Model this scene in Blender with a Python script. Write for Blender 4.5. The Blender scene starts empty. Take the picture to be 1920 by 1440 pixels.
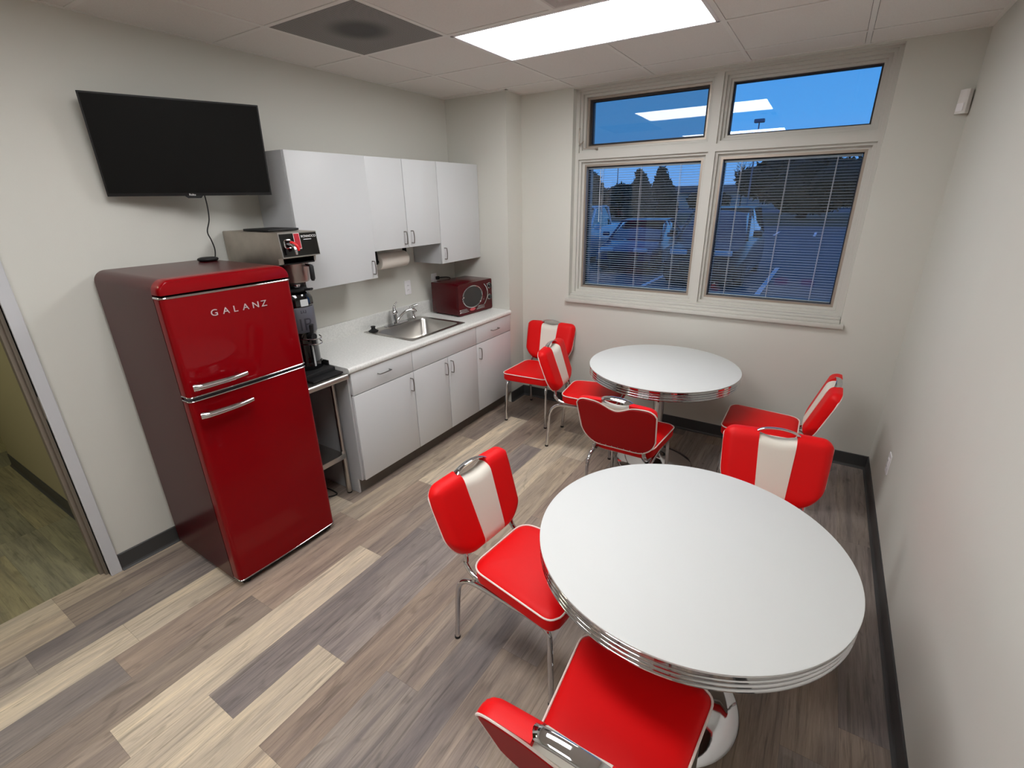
import bpy, bmesh, math, random
from mathutils import Vector, Matrix, Euler, noise
PI = math.pi
S = bpy.context.scene
C = S.collection
random.seed(7)

# ------------------------------------------------------------------ measures
H = 2.616            # ceiling
RX = 3.433           # right wall
YB = -6.6            # wall behind the camera
PY, PX = -0.234, 0.605   # pier in the corner
GX0, GY0, T = 0.467, -0.294, 0.6096   # ceiling grid

# ------------------------------------------------------------------ materials
def lin(c):
    return tuple(((v/12.92) if v <= .04045 else ((v+.055)/1.055)**2.4) for v in [x/255 for x in c])
def mat(name, rgb, rough=.5, metal=0, spec=.5, coat=0, bump=None, var=None, emit=None, alpha=None):
    """rgb in 0-255 sRGB; bump=(scale,strength); var=(scale,amount) brightness variation"""
    m = bpy.data.materials.new(name); m.use_nodes = True
    nt = m.node_tree; b = nt.nodes['Principled BSDF']
    col = lin(rgb)
    b.inputs['Base Color'].default_value = (*col, 1)
    b.inputs['Roughness'].default_value = rough
    b.inputs['Metallic'].default_value = metal
    b.inputs['Specular IOR Level'].default_value = spec
    b.inputs['Coat Weight'].default_value = coat
    b.inputs['Coat Roughness'].default_value = .03
    if emit:
        b.inputs['Emission Color'].default_value = (*lin(emit[0]), 1)
        b.inputs['Emission Strength'].default_value = emit[1]
    if bump or var:
        tc = nt.nodes.new('ShaderNodeTexCoord')
    if bump:
        n = nt.nodes.new('ShaderNodeTexNoise'); n.inputs['Scale'].default_value = bump[0]; n.inputs['Detail'].default_value = 4
        bp = nt.nodes.new('ShaderNodeBump'); bp.inputs['Strength'].default_value = bump[1]; bp.inputs['Distance'].default_value = .002
        nt.links.new(tc.outputs['Object'], n.inputs['Vector'])
        nt.links.new(n.outputs['Fac'], bp.inputs['Height']); nt.links.new(bp.outputs['Normal'], b.inputs['Normal'])
    if var:
        n2 = nt.nodes.new('ShaderNodeTexNoise'); n2.inputs['Scale'].default_value = var[0]; n2.inputs['Detail'].default_value = 5
        mr = nt.nodes.new('ShaderNodeMapRange'); mr.inputs['From Min'].default_value = .3; mr.inputs['From Max'].default_value = .7
        mr.inputs['To Min'].default_value = 1-var[1]; mr.inputs['To Max'].default_value = 1+var[1]
        mx = nt.nodes.new('ShaderNodeVectorMath'); mx.operation = 'SCALE'; mx.inputs[0].default_value = col
        nt.links.new(tc.outputs['Object'], n2.inputs['Vector'])
        nt.links.new(n2.outputs['Fac'], mr.inputs['Value']); nt.links.new(mr.outputs['Result'], mx.inputs['Scale'])
        nt.links.new(mx.outputs['Vector'], b.inputs['Base Color'])
    return m
M = {}
M['wall'] = mat('wall_paint', (209, 208, 200), .75, bump=(260, .12), spec=.3)
M['pier'] = M['wall']
M['ceiling'] = mat('ceiling_tile', (226, 223, 218), .95, bump=(420, .35), spec=.1, var=(300, .05))
M['grid'] = mat('ceiling_grid_paint', (228, 226, 221), .6, spec=.3)
M['void'] = mat('plenum_dark', (18, 17, 17), .9)
M['base'] = mat('vinyl_cove_base', (62, 62, 62), .45, bump=(60, .05))
M['trim'] = mat('window_paint', (200, 198, 191), .5)
M['gasket'] = mat('window_gasket', (40, 34, 32), .6)
M['alu'] = mat('sash_aluminium', (170, 158, 146), .4, metal=.6)
M['steelframe'] = mat('door_frame_paint', (198, 199, 202), .4)
M['frameedge'] = mat('door_rabbet_paint', (120, 110, 98), .5)
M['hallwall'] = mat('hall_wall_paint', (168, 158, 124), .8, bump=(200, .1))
M['lam'] = mat('cabinet_laminate', (205, 207, 208), .42, bump=(500, .04))
M['lam_shaded'] = mat('shaded_side_laminate', (190, 191, 193), .45)  # same laminate as the doors, with the sides' shade put into the colour
M['kick'] = mat('toe_kick', (98, 92, 86), .6)
M['gap'] = mat('cabinet_dark_gap', (40, 32, 32), .8)
M['wire'] = mat('brushed_nickel_pull', (150, 146, 142), .28, metal=1)
M['steel'] = mat('stainless_steel', (192, 189, 184), .3, metal=1, bump=(40, .05))
M['brushed'] = mat('brushed_stainless', (186, 178, 168), .42, metal=1, var=(9, .12))
M['chrome'] = mat('chrome', (212, 212, 214), .06, metal=1)
M['satin'] = mat('satin_chrome_letters', (232, 222, 222), .35, metal=.7)
M['black'] = mat('black_plastic', (12, 12, 13), .28)
M['mblack'] = mat('matt_black', (14, 14, 15), .6)
M['gblack'] = mat('gloss_black', (5, 5, 6), .08, coat=.5)
M['screen'] = mat('tv_screen', (3, 3, 4), .22, spec=.25)
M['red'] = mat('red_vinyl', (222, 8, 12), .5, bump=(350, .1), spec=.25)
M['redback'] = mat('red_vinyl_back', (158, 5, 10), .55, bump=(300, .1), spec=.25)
M['white'] = mat('cream_vinyl', (228, 222, 210), .55, bump=(350, .1))
M['pipe'] = mat('white_piping', (240, 226, 218), .45)
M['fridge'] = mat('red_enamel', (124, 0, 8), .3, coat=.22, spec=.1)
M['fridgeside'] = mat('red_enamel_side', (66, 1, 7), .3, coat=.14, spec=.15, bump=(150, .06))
M['mw'] = mat('dark_red_enamel', (72, 0, 8), .25, coat=.3, spec=.2)
M['mwglass'] = mat('microwave_window', (34, 33, 34), .15, coat=.3)
M['table'] = mat('white_laminate', (211, 213, 212), .55, spec=.2)
M['tableunder'] = mat('table_underside', (70, 62, 54), .8)
M['plastic'] = mat('white_plastic', (236, 234, 236), .35)
M['pirwhite'] = mat('sensor_plastic', (222, 218, 214), .35)
M['paper'] = mat('paper_towel', (232, 224, 214), .9, bump=(120, .3))
M['redplastic'] = mat('red_plastic', (216, 30, 34), .3)
M['redlabel'] = mat('red_label', (176, 28, 44), .4)
M['greylabel'] = mat('grey_label', (86, 86, 94), .35)
M['darkletter'] = mat('dark_letter', (48, 48, 56), .4)
M['sight'] = mat('pale_gauge', (196, 200, 200), .25)
M['ink'] = mat('white_ink', (240, 240, 240), .5)
M['badge'] = mat('pink_badge', (196, 74, 82), .3)
M['blind'] = mat('blind_slat', (142, 156, 168), .5)
M['cordw'] = mat('blind_cord', (200, 204, 212), .7)
M['grille'] = mat('perforated_grille', (128, 124, 120), .6)
M['diff'] = mat('air_diffuser_paint', (206, 200, 197), .5)
M['seal'] = mat('grey_seal', (60, 58, 66), .4)
# exterior
M['asphalt'] = mat('asphalt', (68, 84, 92), .8, bump=(30, .3), var=(2.2, .18))
M['stripe'] = mat('parking_paint', (222, 226, 232), .7)
M['carnavy'] = mat('navy_car_paint', (34, 42, 82), .2, coat=.6)
M['carmaroon'] = mat('maroon_car_paint', (44, 8, 14), .25, coat=.25, spec=.3)
M['carwhite'] = mat('white_car_paint', (200, 206, 216), .2, coat=.8)
M['carglass'] = mat('car_glass', (20, 28, 40), .05, coat=1)
M['tyre'] = mat('tyre_rubber', (16, 16, 18), .8)
M['lamp'] = mat('head_lamp', (190, 200, 210), .1, coat=1)
M['leaf'] = mat('conifer_leaves', (20, 34, 26), .9)
M['bark'] = mat('tree_bark', (30, 26, 22), .9)
M['verge'] = mat('grass_verge', (48, 60, 40), .95, bump=(8, .6))
M['concrete'] = mat('kerb_concrete', (120, 122, 124), .85)
M['housewall'] = mat('far_building_wall', (170, 164, 158), .8)
M['roof'] = mat('far_roof', (70, 62, 60), .8)
M['polegrey'] = mat('lamp_post_paint', (120, 126, 140), .6)
M['cordb'] = mat('black_cord', (8, 8, 9), .5)
M['facade'] = mat('outer_brick', (110, 84, 70), .85, bump=(20, .4))

def bright_emit(name, rgb, strength):
    m = bpy.data.materials.new(name); m.use_nodes = True
    nt = m.node_tree; nt.nodes.clear()
    o = nt.nodes.new('ShaderNodeOutputMaterial'); e = nt.nodes.new('ShaderNodeEmission')
    e.inputs['Color'].default_value = (*lin(rgb), 1); e.inputs['Strength'].default_value = strength
    nt.links.new(e.outputs[0], o.inputs[0]); return m
M['lens'] = bright_emit('light_lens', (251, 251, 252), 15.6)
M['lens2'] = bright_emit('rear_light_lens', (251, 251, 252), 15.6)
M['halllens'] = bright_emit('hall_light_lens', (252, 250, 214), 15)

def glass_mat(name, refl, tint=(1, 1, 1)):
    m = bpy.data.materials.new(name); m.use_nodes = True
    nt = m.node_tree; nt.nodes.clear()
    o = nt.nodes.new('ShaderNodeOutputMaterial')
    tr = nt.nodes.new('ShaderNodeBsdfTransparent'); tr.inputs['Color'].default_value = (*tint, 1)
    gl = nt.nodes.new('ShaderNodeBsdfGlossy'); gl.inputs['Roughness'].default_value = 0
    fr = nt.nodes.new('ShaderNodeFresnel'); fr.inputs['IOR'].default_value = 1.5
    mu = nt.nodes.new('ShaderNodeMath'); mu.operation = 'MULTIPLY'; mu.inputs[1].default_value = refl; mu.use_clamp = True
    mx = nt.nodes.new('ShaderNodeMixShader')
    nt.links.new(fr.outputs[0], mu.inputs[0]); nt.links.new(mu.outputs[0], mx.inputs[0])
    nt.links.new(tr.outputs[0], mx.inputs[1]); nt.links.new(gl.outputs[0], mx.inputs[2]); nt.links.new(mx.outputs[0], o.inputs[0])
    return m
M['glass'] = glass_mat('window_glass', 1.2)
M['glassdark'] = glass_mat('tinted_window_glass', 1.2, (.80, .77, .76))

# perforated grille: fine holes
def perforated():
    m = M['grille']; nt = m.node_tree; b = nt.nodes['Principled BSDF']
    tc = nt.nodes.new('ShaderNodeTexCoord'); v = nt.nodes.new('ShaderNodeTexVoronoi'); v.inputs['Scale'].default_value = 105; v.inputs['Randomness'].default_value = 0
    r = nt.nodes.new('ShaderNodeValToRGB'); r.color_ramp.elements[0].position = .30; r.color_ramp.elements[0].color = (*lin((34, 32, 31)), 1)
    r.color_ramp.elements[1].position = .42; r.color_ramp.elements[1].color = (*lin((150, 146, 142)), 1)
    nt.links.new(tc.outputs['Object'], v.inputs['Vector']); nt.links.new(v.outputs['Distance'], r.inputs['Fac']); nt.links.new(r.outputs['Color'], b.inputs['Base Color'])
perforated()

# speckled countertop
def speckle():
    m = bpy.data.materials.new('speckled_countertop'); m.use_nodes = True
    nt = m.node_tree; b = nt.nodes['Principled BSDF']; b.inputs['Roughness'].default_value = .38
    tc = nt.nodes.new('ShaderNodeTexCoord')
    n = nt.nodes.new('ShaderNodeTexNoise'); n.inputs['Scale'].default_value = 80; n.inputs['Detail'].default_value = 8; n.inputs['Roughness'].default_value = .75
    r = nt.nodes.new('ShaderNodeValToRGB')
    r.color_ramp.elements[0].position = .36; r.color_ramp.elements[0].color = (*lin((210, 210, 206)), 1)
    r.color_ramp.elements[1].position = .6; r.color_ramp.elements[1].color = (*lin((228, 228, 224)), 1)
    nt.links.new(tc.outputs['Object'], n.inputs['Vector']); nt.links.new(n.outputs['Fac'], r.inputs['Fac']); nt.links.new(r.outputs['Color'], b.inputs['Base Color'])
    return m
M['counter'] = speckle()

# wood-look planks: each plank carries its tone in a colour attribute
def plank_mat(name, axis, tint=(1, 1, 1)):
    m = bpy.data.materials.new(name); m.use_nodes = True
    nt = m.node_tree; L = nt.links; b = nt.nodes['Principled BSDF']; b.inputs['Roughness'].default_value = .5
    b.inputs['Specular IOR Level'].default_value = .35
    at = nt.nodes.new('ShaderNodeAttribute'); at.attribute_name = 'tone'
    rnd = nt.nodes.new('ShaderNodeAttribute'); rnd.attribute_name = 'seed'
    tc = nt.nodes.new('ShaderNodeTexCoord')
    add = nt.nodes.new('ShaderNodeVectorMath'); add.operation = 'ADD'
    mul = nt.nodes.new('ShaderNodeVectorMath'); mul.operation = 'MULTIPLY'; mul.inputs[1].default_value = (37, 53, 11)
    L.new(rnd.outputs['Color'], mul.inputs[0]); L.new(mul.outputs[0], add.inputs[1]); L.new(tc.outputs['Object'], add.inputs[0])
    def stretched(sx, sy, scale, detail, rough, dist=0):
        mp = nt.nodes.new('ShaderNodeMapping'); mp.inputs['Scale'].default_value = (sx, sy, 1) if axis == 'y' else (sy, sx, 1)
        n = nt.nodes.new('ShaderNodeTexNoise'); n.inputs['Scale'].default_value = scale; n.inputs['Detail'].default_value = detail; n.inputs['Roughness'].default_value = rough
        n.inputs['Distortion'].default_value = dist
        L.new(add.outputs[0], mp.inputs['Vector']); L.new(mp.outputs[0], n.inputs['Vector']); return n.outputs['Fac']
    fine = stretched(16, .8, 9, 10, .75, .35)     # grain lines
    broad = stretched(7, .62, 1.5, 5, .6, 1.1)    # light and dark bands within one plank
    streak = stretched(26, 1.0, 2.6, 6, .65, .6)  # dark open pores
    knots = stretched(4.5, 1.4, 3.0, 2, .4, 1.5)
    def rng(s, a, b_, c, d):
        r = nt.nodes.new('ShaderNodeMapRange'); r.inputs['From Min'].default_value = a; r.inputs['From Max'].default_value = b_; r.inputs['To Min'].default_value = c; r.inputs['To Max'].default_value = d
        L.new(s, r.inputs['Value']); return r.outputs['Result']
    f1 = rng(fine, .32, .68, .78, 1.15); f2 = rng(broad, .32, .68, .72, 1.22); f3 = rng(knots, .26, .38, .72, 1.0); f4 = rng(streak, .34, .48, .66, 1.0)
    def mulm(a_, b_):
        m_ = nt.nodes.new('ShaderNodeMath'); m_.operation = 'MULTIPLY'; L.new(a_, m_.inputs[0]); L.new(b_, m_.inputs[1]); return m_
    m1 = mulm(f1, f2); m1 = mulm(m1.outputs[0], f4); m2 = mulm(m1.outputs[0], f3)
    # warm/cool drift
    mixc = nt.nodes.new('ShaderNodeMix'); mixc.data_type = 'RGBA'; mixc.blend_type = 'MULTIPLY'; mixc.inputs['Factor'].default_value = 1
    ramp = nt.nodes.new('ShaderNodeValToRGB'); ramp.color_ramp.elements[0].position = .35; ramp.color_ramp.elements[0].color = (.985*tint[0], .97*tint[1], 1.03*tint[2], 1)
    ramp.color_ramp.elements[1].position = .65; ramp.color_ramp.elements[1].color = (1.03*tint[0], 1.0*tint[1], .96*tint[2], 1)
    L.new(broad, ramp.inputs['Fac']); L.new(at.outputs['Color'], mixc.inputs['A']); L.new(ramp.outputs['Color'], mixc.inputs['B'])
    sc = nt.nodes.new('ShaderNodeVectorMath'); sc.operation = 'SCALE'; L.new(mixc.outputs['Result'], sc.inputs[0]); L.new(m2.outputs[0], sc.inputs['Scale'])
    L.new(sc.outputs['Vector'], b.inputs['Base Color'])
    bp = nt.nodes.new('ShaderNodeBump'); bp.inputs['Strength'].default_value = .22; bp.inputs['Distance'].default_value = .0015; L.new(fine, bp.inputs['Height']); L.new(bp.outputs['Normal'], b.inputs['Normal'])
    rr = rng(fine, .3, .7, .42, .62); L.new(rr, b.inputs['Roughness'])
    return m

# ------------------------------------------------------------------ helpers
XF = {}      # object -> world matrix of its root
def finish(bm, name, m, parent=None, smooth=True, world=None):
    me = bpy.data.meshes.new(name)
    bmesh.ops.recalc_face_normals(bm, faces=bm.faces)
    if parent is not None and world:
        bm.transform(XF[parent].inverted())
    bm.to_mesh(me); bm.free()
    if smooth:
        me.polygons.foreach_set('use_smooth', [True]*len(me.polygons))
        try: me.set_sharp_from_angle(angle=math.radians(38))
        except Exception: pass
    for mm in (m if isinstance(m, (list, tuple)) else [m]): me.materials.append(mm)
    o = bpy.data.objects.new(name, me); C.objects.link(o)
    if parent is not None:
        o.parent = parent; XF[o] = XF[parent]
    else:
        XF[o] = Matrix.Identity(4)
    return o
def part(name, bm, m, parent, smooth=True):      # geometry given in world coordinates
    return finish(bm, name, m, parent, smooth, True)
def lpart(name, bm, m, parent, smooth=True):     # geometry given in the thing's own coordinates
    return finish(bm, name, m, parent, smooth, False)
def tag(o, label, cat, group=None):
    o['label'] = label; o['category'] = cat
    if group: o['group'] = group
    return o
def thing(name, label, cat, loc=(0, 0, 0), rot=(0, 0, 0), group=None):
    o = bpy.data.objects.new(name, None); C.objects.link(o); o.empty_display_size = .05
    o.location = loc; o.rotation_euler = rot
    XF[o] = Matrix.Translation(loc) @ Euler(rot).to_matrix().to_4x4()
    return tag(o, label, cat, group)
def solo(name, bm, m, label, cat, group=None, smooth=True):
    return tag(finish(bm, name, m, None, smooth), label, cat, group)
def struct(name, bm, m, smooth=False):
    o = finish(bm, name, m, None, smooth); o['kind'] = 'structure'; return o
def sroot(name, loc=(0, 0, 0)):
    o = bpy.data.objects.new(name, None); C.objects.link(o); o.location = loc; o['kind'] = 'structure'
    XF[o] = Matrix.Translation(loc); return o

def box(bm, x0, y0, z0, x1, y1, z1, bev=0, seg=2, mi=0):
    x0, x1 = sorted((x0, x1)); y0, y1 = sorted((y0, y1)); z0, z1 = sorted((z0, z1))
    r = bmesh.ops.create_cube(bm, size=1)
    vs = r['verts']
    for v in vs:
        v.co = Vector(((x0+x1)/2+v.co.x*(x1-x0), (y0+y1)/2+v.co.y*(y1-y0), (z0+z1)/2+v.co.z*(z1-z0)))
    fs = set(f for v in vs for f in v.link_faces)
    for f in fs: f.material_index = mi
    if bev > 0:
        es = list(set(e for v in vs for e in v.link_edges))
        bmesh.ops.bevel(bm, geom=es, offset=bev, segments=seg, affect='EDGES', profile=.5)
    return bm
def B(*a, **k):
    bm = bmesh.new(); box(bm, *a, **k); return bm
def catmull(pts, n=8, closed=False):
    P = [Vector(p) for p in pts]; out = []
    N = len(P); rngN = N if closed else N-1
    for i in range(rngN):
        p0 = P[(i-1) % N] if (closed or i > 0) else P[0]; p1 = P[i]; p2 = P[(i+1) % N]
        p3 = P[(i+2) % N] if (closed or i+2 < N) else P[-1]
        for j in range(n):
            t = j/n
            out.append(.5*((2*p1)+(-p0+p2)*t+(2*p0-5*p1+4*p2-p3)*t*t+(-p0+3*p1-3*p2+p3)*t**3))
    if not closed: out.append(P[-1])
    return out
def tube(bm, pts, r, seg=10, closed=False, cap=True, flat=None, up=None):
    """sweep; r may be a number or list; flat=(a,b) gives an elliptical section along up / side"""
    P = [Vector(p) for p in pts]; N = len(P); rings = []
    prev = None
    for i, p in enumerate(P):
        if closed: t = P[(i+1) % N]-P[(i-1) % N]
        else: t = (P[min(i+1, N-1)]-P[max(i-1, 0)])
        t = t.normalized() if t.length > 1e-9 else Vector((0, 0, 1))
        if up is not None: a = Vector(up)
        elif prev is not None: a = prev
        else: a = Vector((0, 0, 1)) if abs(t.z) < .9 else Vector((1, 0, 0))
        a = (a-t*a.dot(t)); a = a.normalized() if a.length > 1e-6 else t.orthogonal().normalized()
        b = t.cross(a); prev = a
        rr = r[i] if isinstance(r, (list, tuple)) else r
        fa, fb = (flat if flat else (1, 1))
        rings.append([bm.verts.new(p+a*math.cos(2*PI*k/seg)*rr*fa+b*math.sin(2*PI*k/seg)*rr*fb) for k in range(seg)])
    for i in range(N if closed else N-1):
        A, D = rings[i], rings[(i+1) % N]
        for k in range(seg): bm.faces.new((A[k], A[(k+1) % seg], D[(k+1) % seg], D[k]))
    if cap and not closed:
        bm.faces.new(rings[0][::-1]); bm.faces.new(rings[-1])
    return bm
def lathe(bm, prof, c=(0, 0, 0), seg=48, axis='z', cap=True):
    rings = []
    for (r, z) in prof:
        ring = []
        for k in range(seg):
            a = 2*PI*k/seg
            if axis == 'z': p = Vector((c[0]+r*math.cos(a), c[1]+r*math.sin(a), c[2]+z))
            elif axis == 'x': p = Vector((c[0]+z, c[1]+r*math.cos(a), c[2]+r*math.sin(a)))
            else: p = Vector((c[0]+r*math.cos(a), c[1]+z, c[2]+r*math.sin(a)))
            ring.append(bm.verts.new(p))
        rings.append(ring)
    for i in range(len(rings)-1):
        for k in range(seg): bm.faces.new((rings[i][k], rings[i][(k+1) % seg], rings[i+1][(k+1) % seg], rings[i+1][k]))
    if cap: bm.faces.new(rings[0][::-1]); bm.faces.new(rings[-1])
    return bm
def prism(bm, outline, f0, f1):
    """outline 2-D points, f0/f1 map (u,v) to two faces"""
    a = [bm.verts.new(f0(u, v)) for u, v in outline]; b = [bm.verts.new(f1(u, v)) for u, v in outline]
    n = len(a)
    bm.faces.new(a[::-1]); bm.faces.new(b)
    for i in range(n): bm.faces.new((a[i], a[(i+1) % n], b[(i+1) % n], b[i]))
    return bm
def rrect(x0, y0, x1, y1, r, n=6):
    out = []
    for cx, cy, a0 in ((x1-r, y1-r, 0), (x0+r, y1-r, 90), (x0+r, y0+r, 180), (x1-r, y0+r, 270)):
        for k in range(n+1):
            a = math.radians(a0+90*k/n); out.append((cx+r*math.cos(a), cy+r*math.sin(a)))
    return out
def text_bm(s, size, extrude=.001, spacing=1.0, align='LEFT'):
    cu = bpy.data.curves.new('lettering', 'FONT'); cu.body = s; cu.size = size; cu.extrude = extrude; cu.space_character = spacing; cu.align_x = align
    cu.resolution_u = 3
    o = bpy.data.objects.new('lettering', cu); C.objects.link(o)
    dg = bpy.context.evaluated_depsgraph_get(); me = bpy.data.meshes.new_from_object(o.evaluated_get(dg))
    bm = bmesh.new(); bm.from_mesh(me)
    bpy.data.objects.remove(o); bpy.data.curves.remove(cu); bpy.data.meshes.remove(me)
    return bm
def orient(bm, origin, xdir, ydir):
    """place lettering: local x -> xdir, local y -> ydir"""
    x = Vector(xdir).normalized(); y = Vector(ydir).normalized(); z = x.cross(y)
    m = Matrix((x, y, z)).transposed().to_4x4(); m.translation = Vector(origin)
    bm.transform(m); return bm
def merge(dst, src):
    me = bpy.data.meshes.new('tmp'); src.to_mesh(me); src.free(); dst.from_mesh(me); bpy.data.meshes.remove(me); return dst

# ------------------------------------------------------------------ camera
cam = bpy.data.cameras.new('camera'); co = bpy.data.objects.new('camera', cam); C.objects.link(co); S.camera = co
cam.sensor_width = 36; cam.sensor_fit = 'HORIZONTAL'; cam.lens = 894.9048/1920*36; cam.clip_start = .05; cam.clip_end = 600
rx, roll, rz = 1.20067, -0.01899, 0.56847
Rm = Euler((0, 0, rz)).to_matrix() @ Euler((rx, 0, 0)).to_matrix() @ Euler((0, 0, roll)).to_matrix()
co.matrix_world = Matrix.Translation((2.9015, -3.8128, 1.8343)) @ Rm.to_4x4()

# ------------------------------------------------------------------ floors
TONE = {'L': (202, 188, 165), 'B': (180, 165, 145), 'T': (154, 140, 127), 'W': (157, 140, 125), 'G': (150, 140, 131), 'D': (140, 131, 125), 'V': (148, 138, 131)}
fixed = {   # (row): [(joint y, tone of the plank that starts there and runs on towards the window)]
    -7: [(-4.4, 'B'), (-3.2, 'T')], -6: [(-4.72, 'L'), (-3.5, 'B'), (-2.3, 'T')], -5: [(-4.72, 'B'), (-3.5, 'T'), (-2.28, 'G')],
    -4: [(-4.9, 'G'), (-3.68, 'D'), (-2.46, 'T')], -3: [(-4.6, 'L'), (-3.38, 'L'), (-2.16, 'T')],
    -2: [(-4.7, 'D'), (-3.48, 'W'), (-2.27, 'B'), (-1.05, 'T')], -1: [(-4.18, 'T'), (-2.96, 'W'), (-1.74, 'L'), (-.52, 'T')],
    0: [(-4.84, 'T'), (-3.62, 'L'), (-2.42, 'T'), (-1.2, 'W')], 1: [(-4.57, 'L'), (-3.35, 'D'), (-2.13, 'V'), (-.91, 'B')],
    2: [(-4.19, 'L'), (-2.967, 'V'), (-1.75, 'L'), (-.53, 'T')], 3: [(-4.57, 'B'), (-3.355, 'W'), (-2.14, 'B'), (-.92, 'L')],
    4: [(-4.1, 'G'), (-2.9, 'T'), (-1.68, 'W'), (-.46, 'T')], 5: [(-4.6, 'T'), (-3.3, 'D'), (-2.1, 'T'), (-.9, 'G')]}
def planks(name, x0, x1, y0, y1, along, ox, wid, ln, m, seed, tones='TTWGTVD', fix=None):
    rnd = random.Random(seed)
    bm = bmesh.new(); data = []
    W0, W1 = (x0, x1) if along == 'y' else (y0, y1); L0, L1 = (y0, y1) if along == 'y' else (x0, x1)
    r0 = int(math.floor((W0-ox)/wid)); r1 = int(math.ceil((W1-ox)/wid))
    g = .0004
    for r in range(r0, r1):
        a = max(W0, ox+r*wid); b = min(W1, ox+(r+1)*wid)
        if b-a < 1e-4: continue
        joints = []
        if fix and r in fix:
            js = fix[r]; joints = list(js)
            y = js[0][0]
            while y > L0: y -= ln; joints.insert(0, (y, rnd.choice(tones)))
            y = js[-1][0]
            while y < L1: y += ln; joints.append((y, rnd.choice(tones)))
        else:
            y = L0-rnd.random()*ln
            while y < L1: joints.append((y, rnd.choice(tones))); y += ln
            joints.append((y, 'B'))
        for i in range(len(joints)-1):
            c, d = max(L0, joints[i][0]), min(L1, joints[i+1][0])
            if d-c < 1e-4: continue
            P = [(a+g, c+g), (b-g, c+g), (b-g, d-g), (a+g, d-g)]
            if along == 'x': P = [(v, u) for u, v in P]
            f = bm.faces.new([bm.verts.new((p[0], p[1], 0)) for p in P])
            t = lin(TONE[joints[i][1]]); k = rnd.uniform(.92, 1.08)
            data.append(((t[0]*k, t[1]*k, t[2]*k, 1), (rnd.random(), rnd.random(), rnd.random(), 1)))
    # dark underlay seen in the joints
    under = [bm.verts.new(p) for p in ((x0, y0, -.0012), (x1, y0, -.0012), (x1, y1, -.0012), (x0, y1, -.0012))]
    bm.faces.new(under); data.append(((.16, .13, .11, 1), (0, 0, 0, 1)))
    slab = bmesh.new(); box(slab, x0, y0, -.06, x1, y1, -.002); 
    merge(bm, slab)
    data += [((.05, .05, .05, 1), (0, 0, 0, 1))]*6
    me = bpy.data.meshes.new(name)
    for f in bm.faces:
        if f.normal.z < 0 and f.calc_center_median().z > -.0015: f.normal_flip()
    bm.to_mesh(me); bm.free()
    tn = me.attributes.new('tone', 'FLOAT_COLOR', 'FACE'); sd = me.attributes.new('seed', 'FLOAT_COLOR', 'FACE')
    for i, (t, s) in enumerate(data[:len(me.polygons)]): tn.data[i].color = t; sd.data[i].color = s
    me.materials.append(m)
    o = bpy.data.objects.new(name, me); C.objects.link(o); o['kind'] = 'structure'; return o
planks('floor', -.075, RX, YB, 0, 'y', .958, .1772, 1.22, plank_mat('oak_look_planks', 'y'), 11, fix=fixed)
planks('floor_hall', -4.6, -.075, YB, -3.05, 'x', .02, .1772, 1.22, plank_mat('lamp_tinted_hall_planks', 'x', (.82, .9, .66)), 5, tones='GTVDB')  # tint paints the greenish cast of the hall light into the planks

# ------------------------------------------------------------------ walls
WT = .14
bm = bmesh.new()
DY0, DY1, DH = -4.22, -3.274, 2.06       # door opening in the left wall
box(bm, -WT, DY1, 0, 0, .2, H+.1); box(bm, -WT, YB, 0, 0, DY0, H+.1); box(bm, -WT, DY0, DH, 0, DY1, H+.1)
struct('wall_left', bm, M['wall'])
bm = bmesh.new()
OX0, OX1, OZ0, OZ1 = 1.075, 3.085, 1.0, 2.606     # window opening
box(bm, 0, 0, -.35, OX0, .28, H+.1); box(bm, OX1, 0, -.35, RX+WT, .28, H+.1); box(bm, OX0, 0, -.35, OX1, .28, OZ0); box(bm, OX0, 0, OZ1, OX1, .28, H+.1)
box(bm, 0, PY, 0, PX, 0, H+.1)
struct('wall_window', bm, M['wall'])
struct('wall_right', B(RX, YB, 0, RX+WT, 0, H+.1), M['wall'])
struct('wall_back', B(-WT, YB-WT, 0, RX+WT, YB, H+.1), M['wall'])
# hall beyond the door
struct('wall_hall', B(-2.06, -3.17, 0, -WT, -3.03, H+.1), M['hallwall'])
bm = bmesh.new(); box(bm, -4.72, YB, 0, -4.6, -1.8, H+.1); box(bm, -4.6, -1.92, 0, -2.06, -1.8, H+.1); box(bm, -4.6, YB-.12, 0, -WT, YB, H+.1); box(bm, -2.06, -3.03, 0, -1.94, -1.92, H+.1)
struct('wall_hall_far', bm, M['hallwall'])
planks('floor_hall_far', -4.6, -2.06, -3.05, -1.8, 'x', .02, .1772, 1.22, plank_mat('lamp_tinted_hall_far_planks', 'x', (.82, .9, .66)), 8, tones='GTVDB')  # greenish hall light put into the plank colour here too
struct('ceiling_hall', B(-4.72, YB-.12, H, -WT, -1.8, H+.08), M['ceiling'])

# baseboards (vinyl cove base)
bh, bt = .1, .006
def coved(bm, p0, p1, nrm):
    """strip along p0->p1 with a small cove toe; nrm points into the room"""
    p0 = Vector((*p0, 0)); p1 = Vector((*p1, 0)); n = Vector((*nrm, 0))
    prof = [(0, bh), (bt*.5, bh), (bt, bh-.004), (bt, .016), (bt+.004, .008), (bt+.012, .002), (bt+.012, 0), (0, 0)]
    a = [bm.verts.new(p0+n*u+Vector((0, 0, v))) for u, v in prof]; b = [bm.verts.new(p1+n*u+Vector((0, 0, v))) for u, v in prof]
    k = len(prof)
    for i in range(k): bm.faces.new((a[i], a[(i+1) % k], b[(i+1) % k], b[i]))
    bm.faces.new(a[::-1]); bm.faces.new(b); return bm
bm = bmesh.new(); coved(bm, (0, -3.222), (0, -2.06), (1, 0)); coved(bm, (0, YB), (0, -4.27), (1, 0)); struct('baseboard_left', bm, M['base'])
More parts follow.
